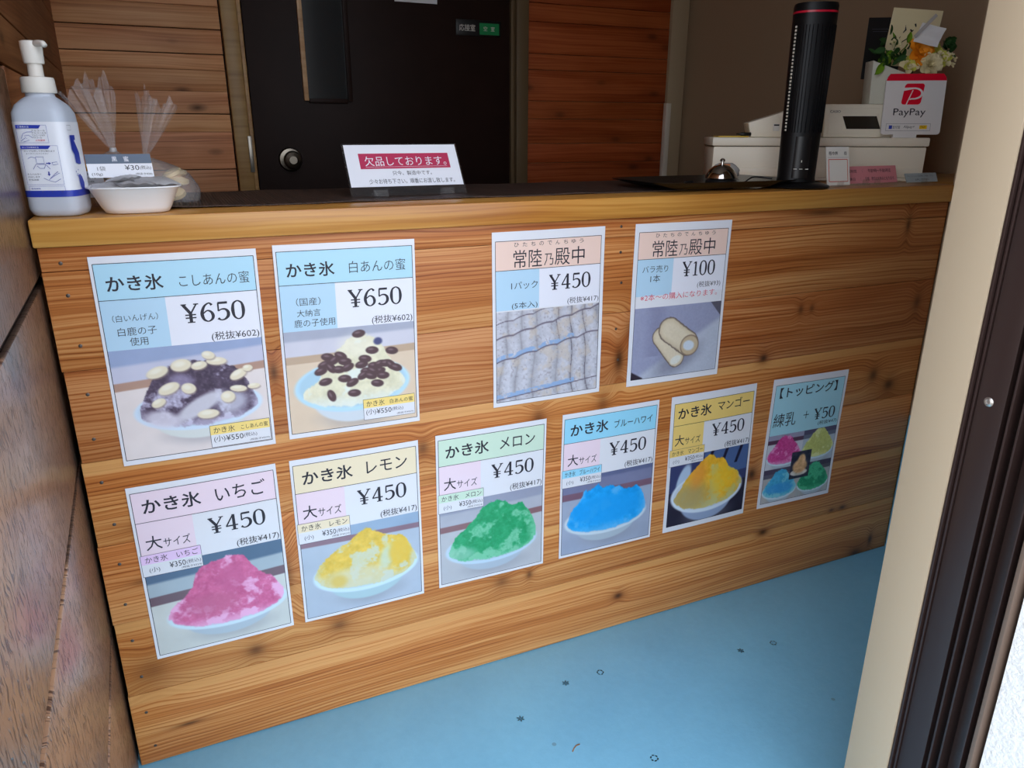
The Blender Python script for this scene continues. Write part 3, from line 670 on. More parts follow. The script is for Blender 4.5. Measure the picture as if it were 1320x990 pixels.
def pic_four(U, V):
    n = VN(10); C = np.zeros(U.shape + (3,))
    def quad(x0, y0, x1, y1, main, light, wall, band, table, k, prof):
        nonlocal C
        s_ = (x1 - x0) / 204.0
        u = ((U - x0) / s_ + 4 - 106) * .88 + 106; v = ((V - y0) / s_ + 134 - 210) * .90 + 206; nn = VN(k)
        c = scene_bg(u, v, nn, wall, wall, band, table, 158, 176, 0.0)
        c, m = ice(c, u, v, nn, prof, (106, 238, 88, 40), main, light, 8, 1.0)
        C = np.where(((U >= x0) & (U <= x1) & (V >= y0) & (V <= y1))[..., None], c, C)
    pk = [(16, 236), (34, 206), (56, 182), (74, 156), (98, 144), (128, 148), (150, 172), (174, 198), (194, 232)]
    quad(8, 131, 108, 213, (204, 64, 140), (232, 150, 200), (160, 156, 180), (92, 60, 84), (204, 206, 214), 21, pk)
    quad(108, 131, 205, 213, (196, 200, 110), (222, 226, 160), (84, 76, 104), (104, 110, 130), (178, 190, 204), 22, [(p[0], p[1] - 6) for p in pk])
    quad(8, 213, 108, 294, (70, 170, 214), (130, 206, 224), (80, 70, 92), (100, 96, 112), (182, 178, 176), 23, pk)
    quad(108, 213, 205, 294, (36, 140, 96), (80, 190, 140), (70, 60, 80), (90, 86, 96), (176, 178, 178), 24, [(p[0], p[1] - 4) for p in pk])
    C = mx(C, (60, 150, 220), ell(U, V, 58, 262, 38, 12, 0, .3) * .7)
    ins = (U > 82) & (U < 139) & (V > 180) & (V < 246); c = np.zeros(U.shape + (3,)) + np.array((46, 44, 62), float)
    c = mx(c, (206, 200, 190), ell(U, V, 109, 232, 25, 8, 0, .1)); f = n.fbm(U, V, 6)
    c = mx(c, (216, 168, 118), ell(U, V, 110, 217, 21, 17, 0, .2)); c = mx(c, (226, 180, 128), ell(U, V, 113, 202, 11, 14, .1, .25)); c = c + ((f - .5) * 70)[..., None]
    return np.where(ins[..., None], c, C)

# ------------------------------------------------------------------ MENU POSTERS
I_sky = ink('light_blue_band', 176, 218, 238); I_pale = ink('pale_pink_white_cell', 232, 232, 242); I_blue2 = ink('pale_blue_cell', 182, 214, 236)
I_pink = ink('pink_band', 236, 214, 226); I_cream = ink('cream_band', 238, 222, 190); I_green = ink('pale_green_band', 204, 226, 206)
I_cyan = ink('bright_blue_band', 150, 214, 240); I_mango = ink('mango_band', 240, 206, 120); I_peach = ink('peach_band', 240, 208, 194); I_yel = ink('yellow_band', 244, 216, 130); I_lil = ink('lilac_band', 232, 200, 236); I_aqua = ink('aqua_panel', 170, 218, 232)

def poster(cx, cz, rot, label, frm, seed):
    t = thing('menu_poster', (cx, -0.0008, cz), label, 'poster', None)
    a = radians(rot); ex = Vector((cos(a), 0, sin(a))); ey = Vector((sin(a), 0, -cos(a)))
    o = Vector((cx, -0.0003, cz)) - ex * 0.1065 - ey * 0.152
    k = rnd.uniform(.6, 1.3); ph = rnd.uniform(0, 6)
    def warp(x, y):
        u = x / 213.0; v = y / 304.0
        e = np.sin(pi * u) if isinstance(u, np.ndarray) else sin(pi * u)
        s2 = np.sin(v * 5.2 + ph) if isinstance(v, np.ndarray) else sin(v * 5.2 + ph)
        return 0.0016 + 0.0009 * k * s2 * (0.5 + 0.5 * (2 * u - 1) ** 2) + 0.0010 * e
    fr = Frame(o, ex, ey, (0, -1, 0), warp)
    # sheet with a little thickness
    nx, ny = 14, 20; vs = []; fs = []
    for off in (0.0, -0.0006):
        for j in range(ny + 1):
            for i in range(nx + 1): vs.append(fr.p(213 * i / nx, 304 * j / ny, off))
    N1 = (nx + 1) * (ny + 1); id_ = lambda i, j, l: l * N1 + j * (nx + 1) + i
    for j in range(ny):
        for i in range(nx):
            fs.append((id_(i, j, 0), id_(i, j + 1, 0), id_(i + 1, j + 1, 0), id_(i + 1, j, 0))); fs.append((id_(i, j, 1), id_(i + 1, j, 1), id_(i + 1, j + 1, 1), id_(i, j + 1, 1)))
    for i in range(nx): fs.append((id_(i, 0, 0), id_(i + 1, 0, 0), id_(i + 1, 0, 1), id_(i, 0, 1))); fs.append((id_(i, ny, 1), id_(i + 1, ny, 1), id_(i + 1, ny, 0), id_(i, ny, 0)))
    for j in range(ny): fs.append((id_(0, j, 1), id_(0, j + 1, 1), id_(0, j + 1, 0), id_(0, j, 0))); fs.append((id_(nx, j, 0), id_(nx, j + 1, 0), id_(nx, j + 1, 1), id_(nx, j, 1)))
    sh = mesh('sheet', vs, fs, M_paper, t, True); sh.data.set_sharp_from_angle(angle=radians(40))
    return t, fr
def price(fr, t, txt, box_): figures(fr, txt.replace('¥', '\u00a5'), *box_, M_ink, t)

def size_poster(cx, cz, rot, label, head, cell, pic, flavour, fbox, stick_c, frm=(4.5, 10, 208.5, 298), dv=0, seed=0):
    t, fr = poster(cx, cz, rot, label, frm, seed); x0, y0, x1, y1 = frm
    panel(fr, x0, y0, x1, 60 + dv, head, t, name='header_band'); panel(fr, x0, 60 + dv, 83, 131, cell, t, name='size_panel')
    U, V = grid(x0, 134, x1, y1); photo(fr, U, V, pic(U, V), t)
    letters(fr, 'かき氷', 17.5, 22 + dv, 99, 47 + dv, M_ink, t, weight=0.016); letters(fr, flavour, *fbox, M_ink, t, weight=0.004)
    letters(fr, '大', 13.5, 84, 36, 108, M_ink, t, weight=0.004); letters(fr, 'サイズ', 38, 91, 76, 107, M_ink, t)
    price(fr, t, '¥450', (104, 73, 188, 100)); letters(fr, '(税抜¥417)', 141, 118, 206, 133, M_ink, t)
    outline(fr, [frm, (x0, 60 + dv, x1, 60 + dv, 1)], M_ink, t)
    s = panel(fr, 2.5, 115, 88, 152, M_paper, t, 0.0007, 'price_sticker', 4, 4); panel(fr, 2.5, 115, 88, 131, stick_c, s, 0.0008, 'sticker_band', 4, 2)
    letters(fr, 'かき氷　' + flavour, 8.5, 118, 84, 129, M_ink, s, 0.001); letters(fr, '(小)', 12, 137, 27, 147, M_ink_soft, s, 0.001)
    letters(fr, '¥350', 41, 134, 64, 144, M_ink, s, 0.001); letters(fr, '(税込)', 65, 135.5, 86, 143.5, M_ink_soft, s, 0.001); letters(fr, '(税抜き¥324)', 57, 145.5, 86, 150, M_ink_soft, s, 0.001)
    outline(fr, [(2.5, 115, 88, 152)], M_ink_soft, s, 0.0009, 0.6)
    return t

def bean_poster(cx, cz, rot, label, pic, flavour, fbox, lines, sb):
    t, fr = poster(cx, cz, rot, label, None, 0); x0, y0, x1, y1 = 4.3, 10, 208.5, 296
    panel(fr, x0, y0, x1, 60, I_sky, t, name='header_band'); panel(fr, x0, 60, 86, 131, I_blue2, t, name='size_panel'); panel(fr, 86, 60, x1, 131, I_pale, t, name='price_panel')
    U, V = grid(x0, 131, x1, y1); photo(fr, U, V, pic(U, V), t)
    letters(fr, 'かき氷', 16.5, 27, 87, 49, M_ink, t, weight=0.016); letters(fr, flavour, *fbox, M_ink, t, weight=-0.006)
    for txt, b in lines: letters(fr, txt, *b, M_ink, t, weight=-0.004)
    price(fr, t, '¥650', (105, 73, 189, 100)); letters(fr, '(税抜¥602)', 140, 116.5, 206, 131, M_ink, t)
    outline(fr, [(x0, y0, x1, y1), (x0, 60, x1, 60, 1)], M_ink, t)
    a, b = sb; s = panel(fr, a, b, a + 86, b + 35, M_paper, t, 0.0007, 'price_sticker', 4, 4); panel(fr, a, b, a + 86, b + 15, I_yel, s, 0.0008, 'sticker_band', 4, 2)
    letters(fr, 'かき氷', a + 5, b + 3, a + 35, b + 13, M_ink, s, 0.001); letters(fr, flavour, a + 44, b + 4.5, a + 83, b + 12, M_ink, s, 0.001)
    letters(fr, '(小)', a + 4, b + 17, a + 20, b + 28, M_ink, s, 0.001); letters(fr, '¥550', a + 21, b + 18, a + 46, b + 27, M_ink, s, 0.001); letters(fr, '(税込)', a + 47, b + 18.5, a + 66, b + 26, M_ink_soft, s, 0.001)
    letters(fr, '(税抜き¥509)', a + 55, b + 29, a + 84, b + 33, M_ink_soft, s, 0.001)
    outline(fr, [(a, b, a + 86, b + 35)], M_ink_soft, s, 0.0009, 0.6)

bean_poster(-0.0093, .692, -.27, 'upper left menu poster with shaved ice under dark bean paste and white beans', pic_anko, 'こしあんの蜜', (107, 31, 200, 48), (('（白いんげん）', (17, 81, 74, 91)), ('白鹿の子', (21, 99, 70, 111)), ('使用', (34, 114, 57, 126))), (121, 259.5))
bean_poster(0.2258, .6935, -.54, 'menu poster with pale shaved ice dotted with brown beans, top row', pic_shiro, '白あんの蜜', (109, 29, 197, 47), (('（国産）', (27, 80, 63, 92)), ('大納言', (27, 98, 62, 109)), ('鹿の子使用', (22, 113, 83, 125))), (119, 253.5))

# the two rolled-sweet posters
def roll_poster(cx, cz, rot, label, pic, py, furi, tbox, texts, frm):
    t, fr = poster(cx, cz, rot, label, None, 0); x0, y0, x1, y1 = frm
    panel(fr, x0, y0, x1, 64, I_peach, t, name='header_band'); panel(fr, x0, 64, 86, 132, I_blue2, t, name='size_panel'); panel(fr, 86, 64, x1, 132, I_pale, t, name='price_panel')
    U, V = grid(x0, py, x1, y1); photo(fr, U, V, pic(U, V), t)
    ch = 'ひたちのでんちゅう'
    for i, c in enumerate(ch): w = (furi[1] - furi[0]) / 9; letters(fr, c, furi[0] + i * w + w * .22, 18.5, furi[0] + i * w + w * .76, 25.5, M_ink, t)
    a, b = tbox; L = b - a
    letters(fr, '常陸', a, 31, a + L * .39, 61, M_ink, t); letters(fr, '乃', a + L * .42, 40, a + L * .55, 60, M_ink, t, weight=-0.004); letters(fr, '殿中', a + L * .57, 31, b, 61, M_ink, t)
    for txt, bx, m in texts:
        if txt[0] == '¥': price(fr, t, txt, bx)
        else: letters(fr, txt, *bx, m, t, 0.00045, -0.003)
    outline(fr, [frm, (x0, 64, x1, 64, 1)], M_ink, t)
roll_poster(.5718, .6952, .13, 'menu poster with a photo of grey powdered rolls in rows, third in upper row', pic_rolls, 134, (36, 174), (38, 173),
    (('1パック', (34, 84, 83, 97), M_ink), ('(5本入)', (35, 119, 83, 132), M_ink), ('¥450', (105, 77, 186, 103), M_ink), ('(税抜¥417)', (141, 119, 204, 132), M_ink)), (5.8, 15.3, 205.8, 295.7))
roll_poster(.8455, .6952, -.41, 'menu poster with two cream rolls and a red text line, upper right', pic_single, 154, (40, 180), (38, 178),
    (('バラ売り', (20, 76, 75, 89), M_ink), ('1本', (38, 93, 59, 107), M_ink), ('¥100', (107, 73, 182, 100), M_ink), ('(税抜¥93)', (144, 112, 199, 125), M_ink), ('※2本～の購入になります。', (19, 128.5, 193, 141), M_red_ink)), (8.5, 15.3, 206, 292))

size_poster(-.0137, .3535, .27, 'lower left menu poster with a mound of pink strawberry shaved ice', I_pink, I_pink, pic_ichigo, 'いちご', (120, 21, 194, 47), I_lil)
size_poster(.2195, .3535, -.1, 'menu poster with yellow lemon shaved ice, below the brown bean poster', I_cream, I_pink, pic_lemon, 'レモン', (122, 23, 192, 45), I_cream)
size_poster(.4625, .3553, -.4, 'menu poster with green melon shaved ice, third in the lower row', I_green, I_pink, pic_melon, 'メロン', (120, 23, 190, 45), I_green)
size_poster(.7095, .3553, -.2, 'menu poster with bright blue shaved ice, fourth in the lower row', I_cyan, I_pink, pic_blue, 'ブルーハワイ', (112, 27, 199, 43), I_cyan)
size_poster(.9542, .3550, .27, 'menu poster with orange mango shaved ice on a navy background', I_mango, I_mango, pic_mango, 'マンゴー', (114, 24, 197, 45), I_mango, (8, 16, 207, 292), 3.5)

t, fr = poster(1.208, .3553, -.95, 'pale blue topping poster with five small shaved ice pictures, rightmost in the lower row', None, 0)
panel(fr, 8, 15, 205, 131, I_aqua, t, name='header_band')
U, V = grid(8, 131, 205, 294); photo(fr, U, V, pic_four(U, V), t)
letters(fr, '【トッピング】', 21, 21, 185, 45, M_ink, t, weight=0.01); letters(fr, '練乳', 13.5, 80, 76, 112, M_ink, t); letters(fr, '＋', 97, 84, 113, 101, M_ink, t)
price(fr, t, '¥50', (128, 82, 190, 108)); letters(fr, '(税抜¥47)', 144, 113, 201, 124, M_ink, t)
outline(fr, [(8, 15, 205, 294)], M_ink, t)

# ------------------------------------------------------------------ THINGS ON THE COUNTER
# table runner: dark ribbed mat
def mat_mat():
    M = NT('dark_ribbed_mat'); g = M.n('ShaderNodeNewGeometry'); sp = M.n('ShaderNodeSeparateXYZ'); M.l(g.outputs['Position'], sp.inputs[0])
    w = M.math('SINE', M.math('MULTIPLY', sp.outputs[0], 1400.0))
    n_ = M.noise(M.xyz(M.math('MULTIPLY', sp.outputs[0], 120.0), M.math('MULTIPLY', sp.outputs[1], 8.0), 0), 1.0, 3)
    M.l(M.ramp(n_, [(0.3, rgb(40, 27, 22)), (0.7, rgb(76, 54, 43))]), M.b.inputs['Base Color']); M.b.inputs['Roughness'].default_value = 0.55
    M.bump(w, 0.5, 0.0008); return M.m
M_mat = mat_mat()
vs, fs = [], []; NX = 46
for j, (y_, lift) in enumerate(((0.066, 0.0), (0.15, 0), (0.25, 0), (0.345, 0))):
    for i in range(NX + 1):
        x_ = -0.075 + 0.02 * (j == 0) + (1.06) * i / NX; h = 0.004 * math.exp(-((x_ + 0.02) / 0.03) ** 2) + 0.0012 * sin(x_ * 31 + j)
        vs.append((x_, y_, ZT + 0.0025 + max(h if x_ < .8 else 0, 0)))
nb = len(vs)
vs += [(a, b, c - 0.0018) for a, b, c in vs]
for j in range(3):
    for i in range(NX):
        a = j * (NX + 1) + i; fs.append((a, a + 1, a + NX + 2, a + NX + 1)); fs.append((a + nb, a + nb + NX + 1, a + nb + NX + 2, a + nb + 1))
for i in range(NX):
    fs.append((i, i + nb, i + nb + 1, i + 1)); a = 3 * (NX + 1) + i; fs.append((a, a + 1, a + nb + 1, a + nb))
for j in range(3):
    a = j * (NX + 1); fs.append((a, a + NX + 1, a + NX + 1 + nb, a + nb)); a += NX; fs.append((a, a + nb, a + nb + NX + 1, a + NX + 1))
tag(mesh('table_runner', vs, fs, M_mat), 'dark brown ribbed mat laid along the worktop', 'mat')

# sanitizer bottle
M_liq = plain('milky_clear_bottle', rgb(204, 212, 226), 0.3, trans=0.08, ior=1.3)
M_lab = plain('white_label', rgb(236, 238, 246), 0.35); M_navy = plain('blue_label_ink', rgb(44, 62, 170), 0.4)
BC = Vector((-0.1385, 0.042, ZT + 0.0005)); BM = Matrix.Translation(BC) @ Matrix.Rotation(radians(-14), 4, 'Z')
bt = thing('pump_bottle', BC, 'tall milky hand sanitizer bottle with a white pump and blue printed label', 'bottle')
b = 0.0318
secs = [(0, 0, 0, b - .006, b - .006, 4), (0, 0, .003, b - .002, b - .002, 4), (0, 0, .010, b, b, 4.5), (0, 0, .120, b, b, 4.5), (0, 0, .128, b - .0005, b - .0005, 4.2), (0, 0, .137, b - .004, b - .004, 3.4), (0, 0, .144, b - .011, b - .011, 2.6), (0, 0, .1475, .0165, .0165, 2.1), (0, 0, .154, .0160, .0160, 2)]
loft('bottle_body', secs, M_liq, bt, 56, BM)
lb = loft('label', [(0, 0, .028, b + .0004, b + .0004, 4.5), (0, 0, .117, b + .0004, b + .0004, 4.5)], M_lab, bt, 64, BM, cap=False)
loft('label_band', [(0, 0, .0255, b + .0007, b + .0007, 4.5), (0, 0, .0335, b + .0007, b + .0007, 4.5)], M_navy, lb, 64, BM, cap=False)
lathe('pump_collar', [(0, .1515), (.0192, .1515), (.0198, .153), (.0190, .168), (.0182, .170), (.009, .171), (0, .171)], (0, 0, 0), M_white, bt, 36, BM)
lathe('pump_stem', [(0, .170), (.0088, .170), (.0085, .188), (0, .188)], (0, 0, 0), M_white, bt, 28, BM)
ph = lathe('pump_head', [(0, .186), (.0112, .186), (.0118, .189), (.0125, .207), (.0122, .2115), (.010, .2125), (0, .2125)], (0, 0, 0), M_white, bt, 32, BM)
bm = bmesh.new(); tube_bm(bm, [BM @ Vector(p) for p in ((0.004, -0.004, .2085), (.014, -.012, .2088), (.021, -.018, .2082), (.0235, -.020, .2055))], [.0042, .0038, .0034, .0030], 12)
from_bm('pump_spout', bm, M_white, ph, True)
bfr = Frame(BM @ Vector((-b, -b - .0008, .117)), BM.to_3x3() @ Vector((1, 0, 0)), (0, 0, -1), BM.to_3x3() @ Vector((0, -1, 0)))
# front face prints (63.6 mm wide, flat in the middle)
poly(bfr, [(9, 4), (38, 4), (35, 8), (9, 8)], M_navy, lb); outline(bfr, [(9, 4, 44, 25)], M_navy, lb, .0003, .25, 'printed_lines', 2)
for k, w in enumerate((16, 17, 15, 11)): letters(bfr, 'アルコールを手指に'[:5 + k % 3], 26, 9.5 + k * 2.8, 26 + w, 11.5 + k * 2.8, M_ink_soft, lb, .0003)
letters(bfr, '火気厳禁', 29, 21, 40, 23.2, M_red_ink, lb, .0003)
letters(bfr, 'ご使用方法', 11, 5, 24, 7.2, M_lab, lb, .0006)
poly(bfr, [(10, 28.5), (45, 28.5), (41.5, 32.5), (10, 32.5)], M_navy, lb); outline(bfr, [(10, 28.5, 53, 76)], M_navy, lb, .0003, .25, 'printed_lines', 2); letters(bfr, 'ポンプの使用方法', 12, 29.6, 31, 31.6, M_lab, lb, .0006)
letters(bfr, 'ポンプを押して手に取ります', 13, 34, 49, 36, M_ink_soft, lb, .0003); letters(bfr, 'よくすりこんでください', 15, 37, 41, 39, M_ink_soft, lb, .0003)
def sketch(pts, w=.00022):
    bm = bmesh.new(); tube_bm(bm, [bfr.p(x, y, .0002) for x, y in pts], w, 4); from_bm('printed_lines', bm, M_navy, lb)
sketch([(25, 45), (25, 42), (34, 42), (34, 50), (25, 50), (25, 45)]); sketch([(16, 44), (20, 42), (25, 43.5)]); sketch([(20, 57), (24, 51), (35, 51), (40, 57)]); sketch([(25, 53), (28, 56), (33, 56), (35, 52)])
sketch([(43, 49), (49, 48), (50, 51), (44, 52), (43, 49)]); poly(bfr, [(36, 49.4), (39, 49.4), (39, 48.4), (42, 50), (39, 51.6), (39, 50.6), (36, 50.6)], M_navy, lb)
sketch([(30, 68), (36, 71), (43, 73), (50, 69)]); sketch([(36, 70), (42, 66), (47, 63), (50, 62)]); sketch([(38, 68), (44, 63), (48, 60)]); poly(bfr, [(36.4, 60), (38, 60), (38, 63), (39, 63), (37.2, 65.5), (35.4, 63), (36.4, 63)], M_navy, lb)
sketch([(13, 20), (16, 14), (21, 12), (27, 12)]); sketch([(12, 23), (18, 19), (22, 22), (15, 24)]); sketch([(17, 17), (22, 16), (26, 19)])
letters(bfr, 'まんべんなく', 12, 62, 28, 64, M_ink_soft, lb, .0003); letters(bfr, 'のばします', 12, 65.5, 26, 67.5, M_ink_soft, lb, .0003); letters(bfr, '手指消毒', 12, 69, 24, 71, M_ink_soft, lb, .0003)
outline(bfr, [(11, 78, 53, 87.5)], M_navy, lb, .0003, .25, 'printed_lines', 2); letters(bfr, '使用期限', 13, 80, 24, 82, M_navy, lb, .0003)
for x, c in ((25, '年'), (36, '月'), (48, '日')): letters(bfr, c, x, 84, x + 2, 86, M_ink_soft, lb, .0003)
# right face: bold blue marks
rfr = Frame(BM @ Vector((b + .0008, -b, .117)), BM.to_3x3() @ Vector((0, 1, 0)), (0, 0, -1), BM.to_3x3() @ Vector((1, 0, 0)))
poly(rfr, [(12, 16), (28, 16), (28, 22), (23, 22), (29, 30), (34, 38), (34, 52), (26, 52), (18, 50), (18, 40), (12, 34)], M_navy, lb)
poly(rfr, [(18, 66), (24, 64), (30, 68), (34, 76), (32, 84), (26, 86), (20, 80)], M_navy, lb)
for x, y in ((12, 60), (16, 63), (20, 58), (14, 65)): poly(rfr, [(x, y), (x + 1.8, y), (x + 1.8, y + 1.6), (x, y + 1.6)], M_navy, lb)
outline(rfr, [(8, 4, 20, 10)], M_ink_soft, lb, .0003, .3, 'printed_lines', 2)

# film materials
def film(name, white=0.12, tint=(1, 1, 1, 1), rough=0.12, gl=0.45):
    M = NT(name); t_ = M.t; tr = M.n('ShaderNodeBsdfTransparent'); tr.inputs[0].default_value = tint
    gs = M.n('ShaderNodeBsdfGlossy'); gs.inputs['Roughness'].default_value = rough; df = M.n('ShaderNodeBsdfDiffuse'); df.inputs[0].default_value = (0.8, 0.8, 0.82, 1)
    fz = M.n('ShaderNodeFresnel'); fz.inputs[0].default_value = 1.5
    g = M.n('ShaderNodeNewGeometry'); bp = M.n('ShaderNodeBump'); bp.inputs['Strength'].default_value = .5; bp.inputs['Distance'].default_value = .003
    M.l(M.noise(g.outputs['Position'], 130, 3), bp.inputs['Height']); M.l(bp.outputs[0], gs.inputs['Normal']); M.l(bp.outputs[0], fz.inputs['Normal'])
    m1 = M.n('ShaderNodeMixShader'); m1.inputs[0].default_value = white; M.l(tr.outputs[0], m1.inputs[1]); M.l(df.outputs[0], m1.inputs[2])
    m2 = M.n('ShaderNodeMixShader'); M.l(M.math('MULTIPLY', fz.outputs[0], gl * 2, clamp=True), m2.inputs[0]); M.l(m1.outputs[0], m2.inputs[1]); M.l(gs.outputs[0], m2.inputs[2])
    M.l(m2.outputs[0], M.out.inputs[0]); return M.m
M_film = film('clear_cellophane', .15, gl=.22, rough=.18); M_film2 = plain('packet_film', rgb(206, 204, 206), .28, alpha=.72, coat=.5)
M_acry = film('clear_acrylic', .015, rough=.04, gl=.12)

# white bowl
M_bowl = plain('white_foam_bowl', rgb(238, 238, 240), 0.4)
bw = thing('paper_bowl', (-0.047, 0.045, ZT), 'white rounded rectangular bowl of small syrup packets beside the pump bottle', 'bowl')
o_ = [(0, 0, ZT + .0005, .036, .028, 3), (0, 0, ZT + .0015, .040, .031, 3), (0, 0, ZT + .008, .044, .034, 3), (0, 0, ZT + .033, .0555, .0425, 3), (0, 0, ZT + .0345, .0595, .0455, 3), (0, 0, ZT + .036, .0595, .0455, 3), (0, 0, ZT + .0355, .0540, .0415, 3), (0, 0, ZT + .009, .0425, .0325, 3), (0, 0, ZT + .004, .038, .029, 3), (0, 0, ZT + .0035, .001, .001, 2)]
loft('bowl_shell', [(x - .047, y + .045, z_, a_, b_, e_) for x, y, z_, a_, b_, e_ in o_], M_bowl, bw, 56)
M_syrup = plain('black_syrup', rgb(44, 22, 16), 0.15)
for i, (x_, y_, rz, tx) in enumerate(((-.072, .040, .2, .25), (-.043, .036, -.3, -.15), (-.020, .048, .5, .2), (-.060, .062, 1.1, -.2))):
    MM = Matrix.Translation((x_, y_, ZT + .034 + .003 * i)) @ Matrix.Rotation(rz, 4, 'Z') @ Matrix.Rotation(tx, 4, 'X')
    pk = thing('syrup_packet', (x_, y_, ZT + .034 + .003 * i), 'small clear packet of dark syrup, ' + ('leftmost', 'at the middle front', 'rightmost', 'at the back') [i] + ' in the white bowl', 'packet', 'syrup packets in the white bowl')
    vs, fs = [], []; nx, ny = 12, 8
    for s_ in (1, -1):
        for j in range(ny + 1):
            for i2 in range(nx + 1):
                u, v = i2 / nx * 2 - 1, j / ny * 2 - 1; h = .0045 * max(0, (1 - u ** 4)) * max(0, (1 - v ** 4)) * s_ + .0010 * sin(u * 9 + v * 5 + i)
                vs.append(MM @ Vector((u * .026, v * .017, h)))
    N1 = (nx + 1) * (ny + 1)
    for l in (0, 1):
        for j in range(ny):
            for i2 in range(nx): a = l * N1 + j * (nx + 1) + i2; f = (a, a + 1, a + nx + 2, a + nx + 1); fs.append(f if l == 0 else f[::-1])
    mesh('packet_film', vs, fs, M_film2, pk, True)
    loft('syrup', [(0, 0, -.0028, .010, .006, 2), (0, 0, 0, .019, .011, 2.5), (0, 0, .0026, .010, .006, 2)], M_syrup, pk, 16, MM)

# price card in the bowl
M_slate = plain('slate_header', rgb(84, 100, 122), .4)
pc = thing('price_card', (-.060, .082, ZT), 'small white price card with a slate blue header, standing in the white bowl', 'card')
cfr = Frame((-.1035, .0675, .9725), (1, 0.05, -.004), (0.06, -.03, -1), (0, -1, 0))
bm = bmesh.new()
cv = [cfr.p(0, 0), cfr.p(81, 0), cfr.p(81, 31), cfr.p(0, 31)]
vv = [bm.verts.new(p) for p in cv] + [bm.verts.new(p + Vector((0, .0012, 0))) for p in cv]
for f in ((0, 3, 2, 1), (4, 5, 6, 7), (0, 1, 5, 4), (1, 2, 6, 5), (2, 3, 7, 6), (3, 0, 4, 7)): bm.faces.new([vv[i] for i in f])
cc = from_bm('card', bm, M_lab, pc)
panel(cfr, 0, 0, 81, 12.5, M_slate, cc, .0003, 'header_band', 1, 1)
letters(cfr, '黒　蜜', 32, 3, 53, 10, M_lab, cc, .0005); letters(cfr, '1袋', 12, 16, 22, 22, M_ink, cc, .0003, -.008); letters(cfr, '¥30', 46, 14.5, 64, 21.5, M_ink, cc, .0003); letters(cfr, '(税込)', 65, 15.5, 79, 21.5, M_ink, cc, .0003)
letters(cfr, '(10g)', 4, 24.5, 17, 29, M_ink, cc, .0003, -.006); letters(cfr, '(税抜き¥28)', 58, 25, 79, 28.5, M_ink, cc, .0003)
box('card_stem', (-.066, .0690, .913), (-.058, .0702, .950), M_acry, pc)

# two tied cellophane bags of crackers behind the bowl
M_crk = plain('beige_cracker', rgb(232, 206, 158), .6, bump=(60, .5), var=.15)
M_olab = plain('orange_food_label', rgb(226, 168, 62), .45)
def fan_top(parent, base, tip_dirs, h, w0, seed, lean):
    """gathered film fanning up from a twist"""
    r = random.Random(seed); nu, nv = 36, 16; vs, fs = [], []
    for j in range(nv + 1):
        v = j / nv
        for i in range(nu + 1):
            u = i / nu * 2 - 1; wd = w0 * (.10 + .90 * v ** .85)
            ruf = sin(u * 15 + seed) * .0075 * v + sin(u * 29 + 2 * seed + v * 3) * .0030 * v ** .5
            top = 1.0 + .10 * sin(u * 6 + seed) - .10 * u * u + .05 * sin(u * 17 + seed) * v
            p = Vector((u * wd + lean[0] * v, ruf + lean[1] * v, h * v * top)); vs.append(Vector(base) + p)
    for j in range(nv):
        for i in range(nu): a = j * (nu + 1) + i; fs.append((a, a + 1, a + nu + 2, a + nu + 1))
    return mesh('gathered_top', vs, fs, M_film, parent, True)
def snack_bag(cx, cy, w, d, h, label, seed, fan):
    t = thing('snack_bag', (cx, cy, ZT), label, 'bag'); r = random.Random(seed)
    for k in range(9):   # crackers inside
        x = cx + r.uniform(-.62, .62) * w; y = cy + r.uniform(-.5, .5) * d; z_ = ZT + .006 + r.uniform(0.0, .62) * h
        MM = Matrix.Translation((x, y, z_)) @ Matrix.Rotation(r.uniform(0, 3), 4, 'Z') @ Matrix.Rotation(r.uniform(-.6, .6), 4, 'X')
        loft('cracker', [(0, 0, -.005, .010, .008, 2.4), (0, 0, -.002, .019, .014, 2.4), (0, 0, .003, .019, .014, 2.4), (0, 0, .006, .010, .008, 2.4)], M_crk, t, 14, MM)
    nv, nu = 16, 40; vs, fs = [], []
    for j in range(nv + 1):
        v = j / nv; prof = (.80 + .45 * sin(pi * min(v * 1.2, 1)) * .5) if v < .55 else max(.05, cos((v - .55) / .45 * pi / 2) ** .9)
        for i in range(nu):
            a = 2 * pi * i / nu; cr = 1 + .05 * sin(a * 5 + seed + v * 6) + .03 * sin(a * 11 + v * 9)
            vs.append((cx + cos(a) * w * prof * cr + fan[0] * v * v, cy + sin(a) * d * prof * cr, ZT + .001 + h * v))
    for j in range(nv):
        for i in range(nu): fs.append((j * nu + i, j * nu + (i + 1) % nu, (j + 1) * nu + (i + 1) % nu, (j + 1) * nu + i))
    mesh('bag_film', vs, fs, M_film, t, True)
    tp = (cx + fan[0], cy, ZT + h)
    lathe('twist_tie', [(0, -.003), (.0045, -.003), (.0050, 0), (.0045, .003), (0, .003)], tp, M_film2, t, 14)
    for (ln, hh, ww, sd_) in fan[1]: fan_top(t, tp, None, hh, ww, sd_, ln)
    return t
b1 = snack_bag(-.084, .150, .038, .030, .080, 'clear cellophane bag of beige crackers tied with a wide fanned top, left of the pair', 3, (.012, (((-.030, 0), .085, .030, 2), ((-.008, .012), .098, .022, 5))))
b2 = snack_bag(.003, .145, .038, .030, .070, 'clear cellophane bag of beige crackers with a narrower twisted top, right of the pair', 8, (-.034, (((.030, 0), .078, .024, 4), ((.012, .010), .090, .013, 7))))
lf = Frame((-.118, .1120, .958), (1, 0, 0), (0, 0, -1), (0, -1, 0))
tl = panel(lf, 0, 0, 30, 9, M_olab, b1, .0, 'food_label', 2, 2); letters(lf, '冷蔵', 6, 1.5, 16, 7.5, M_ink, tl, .0004)
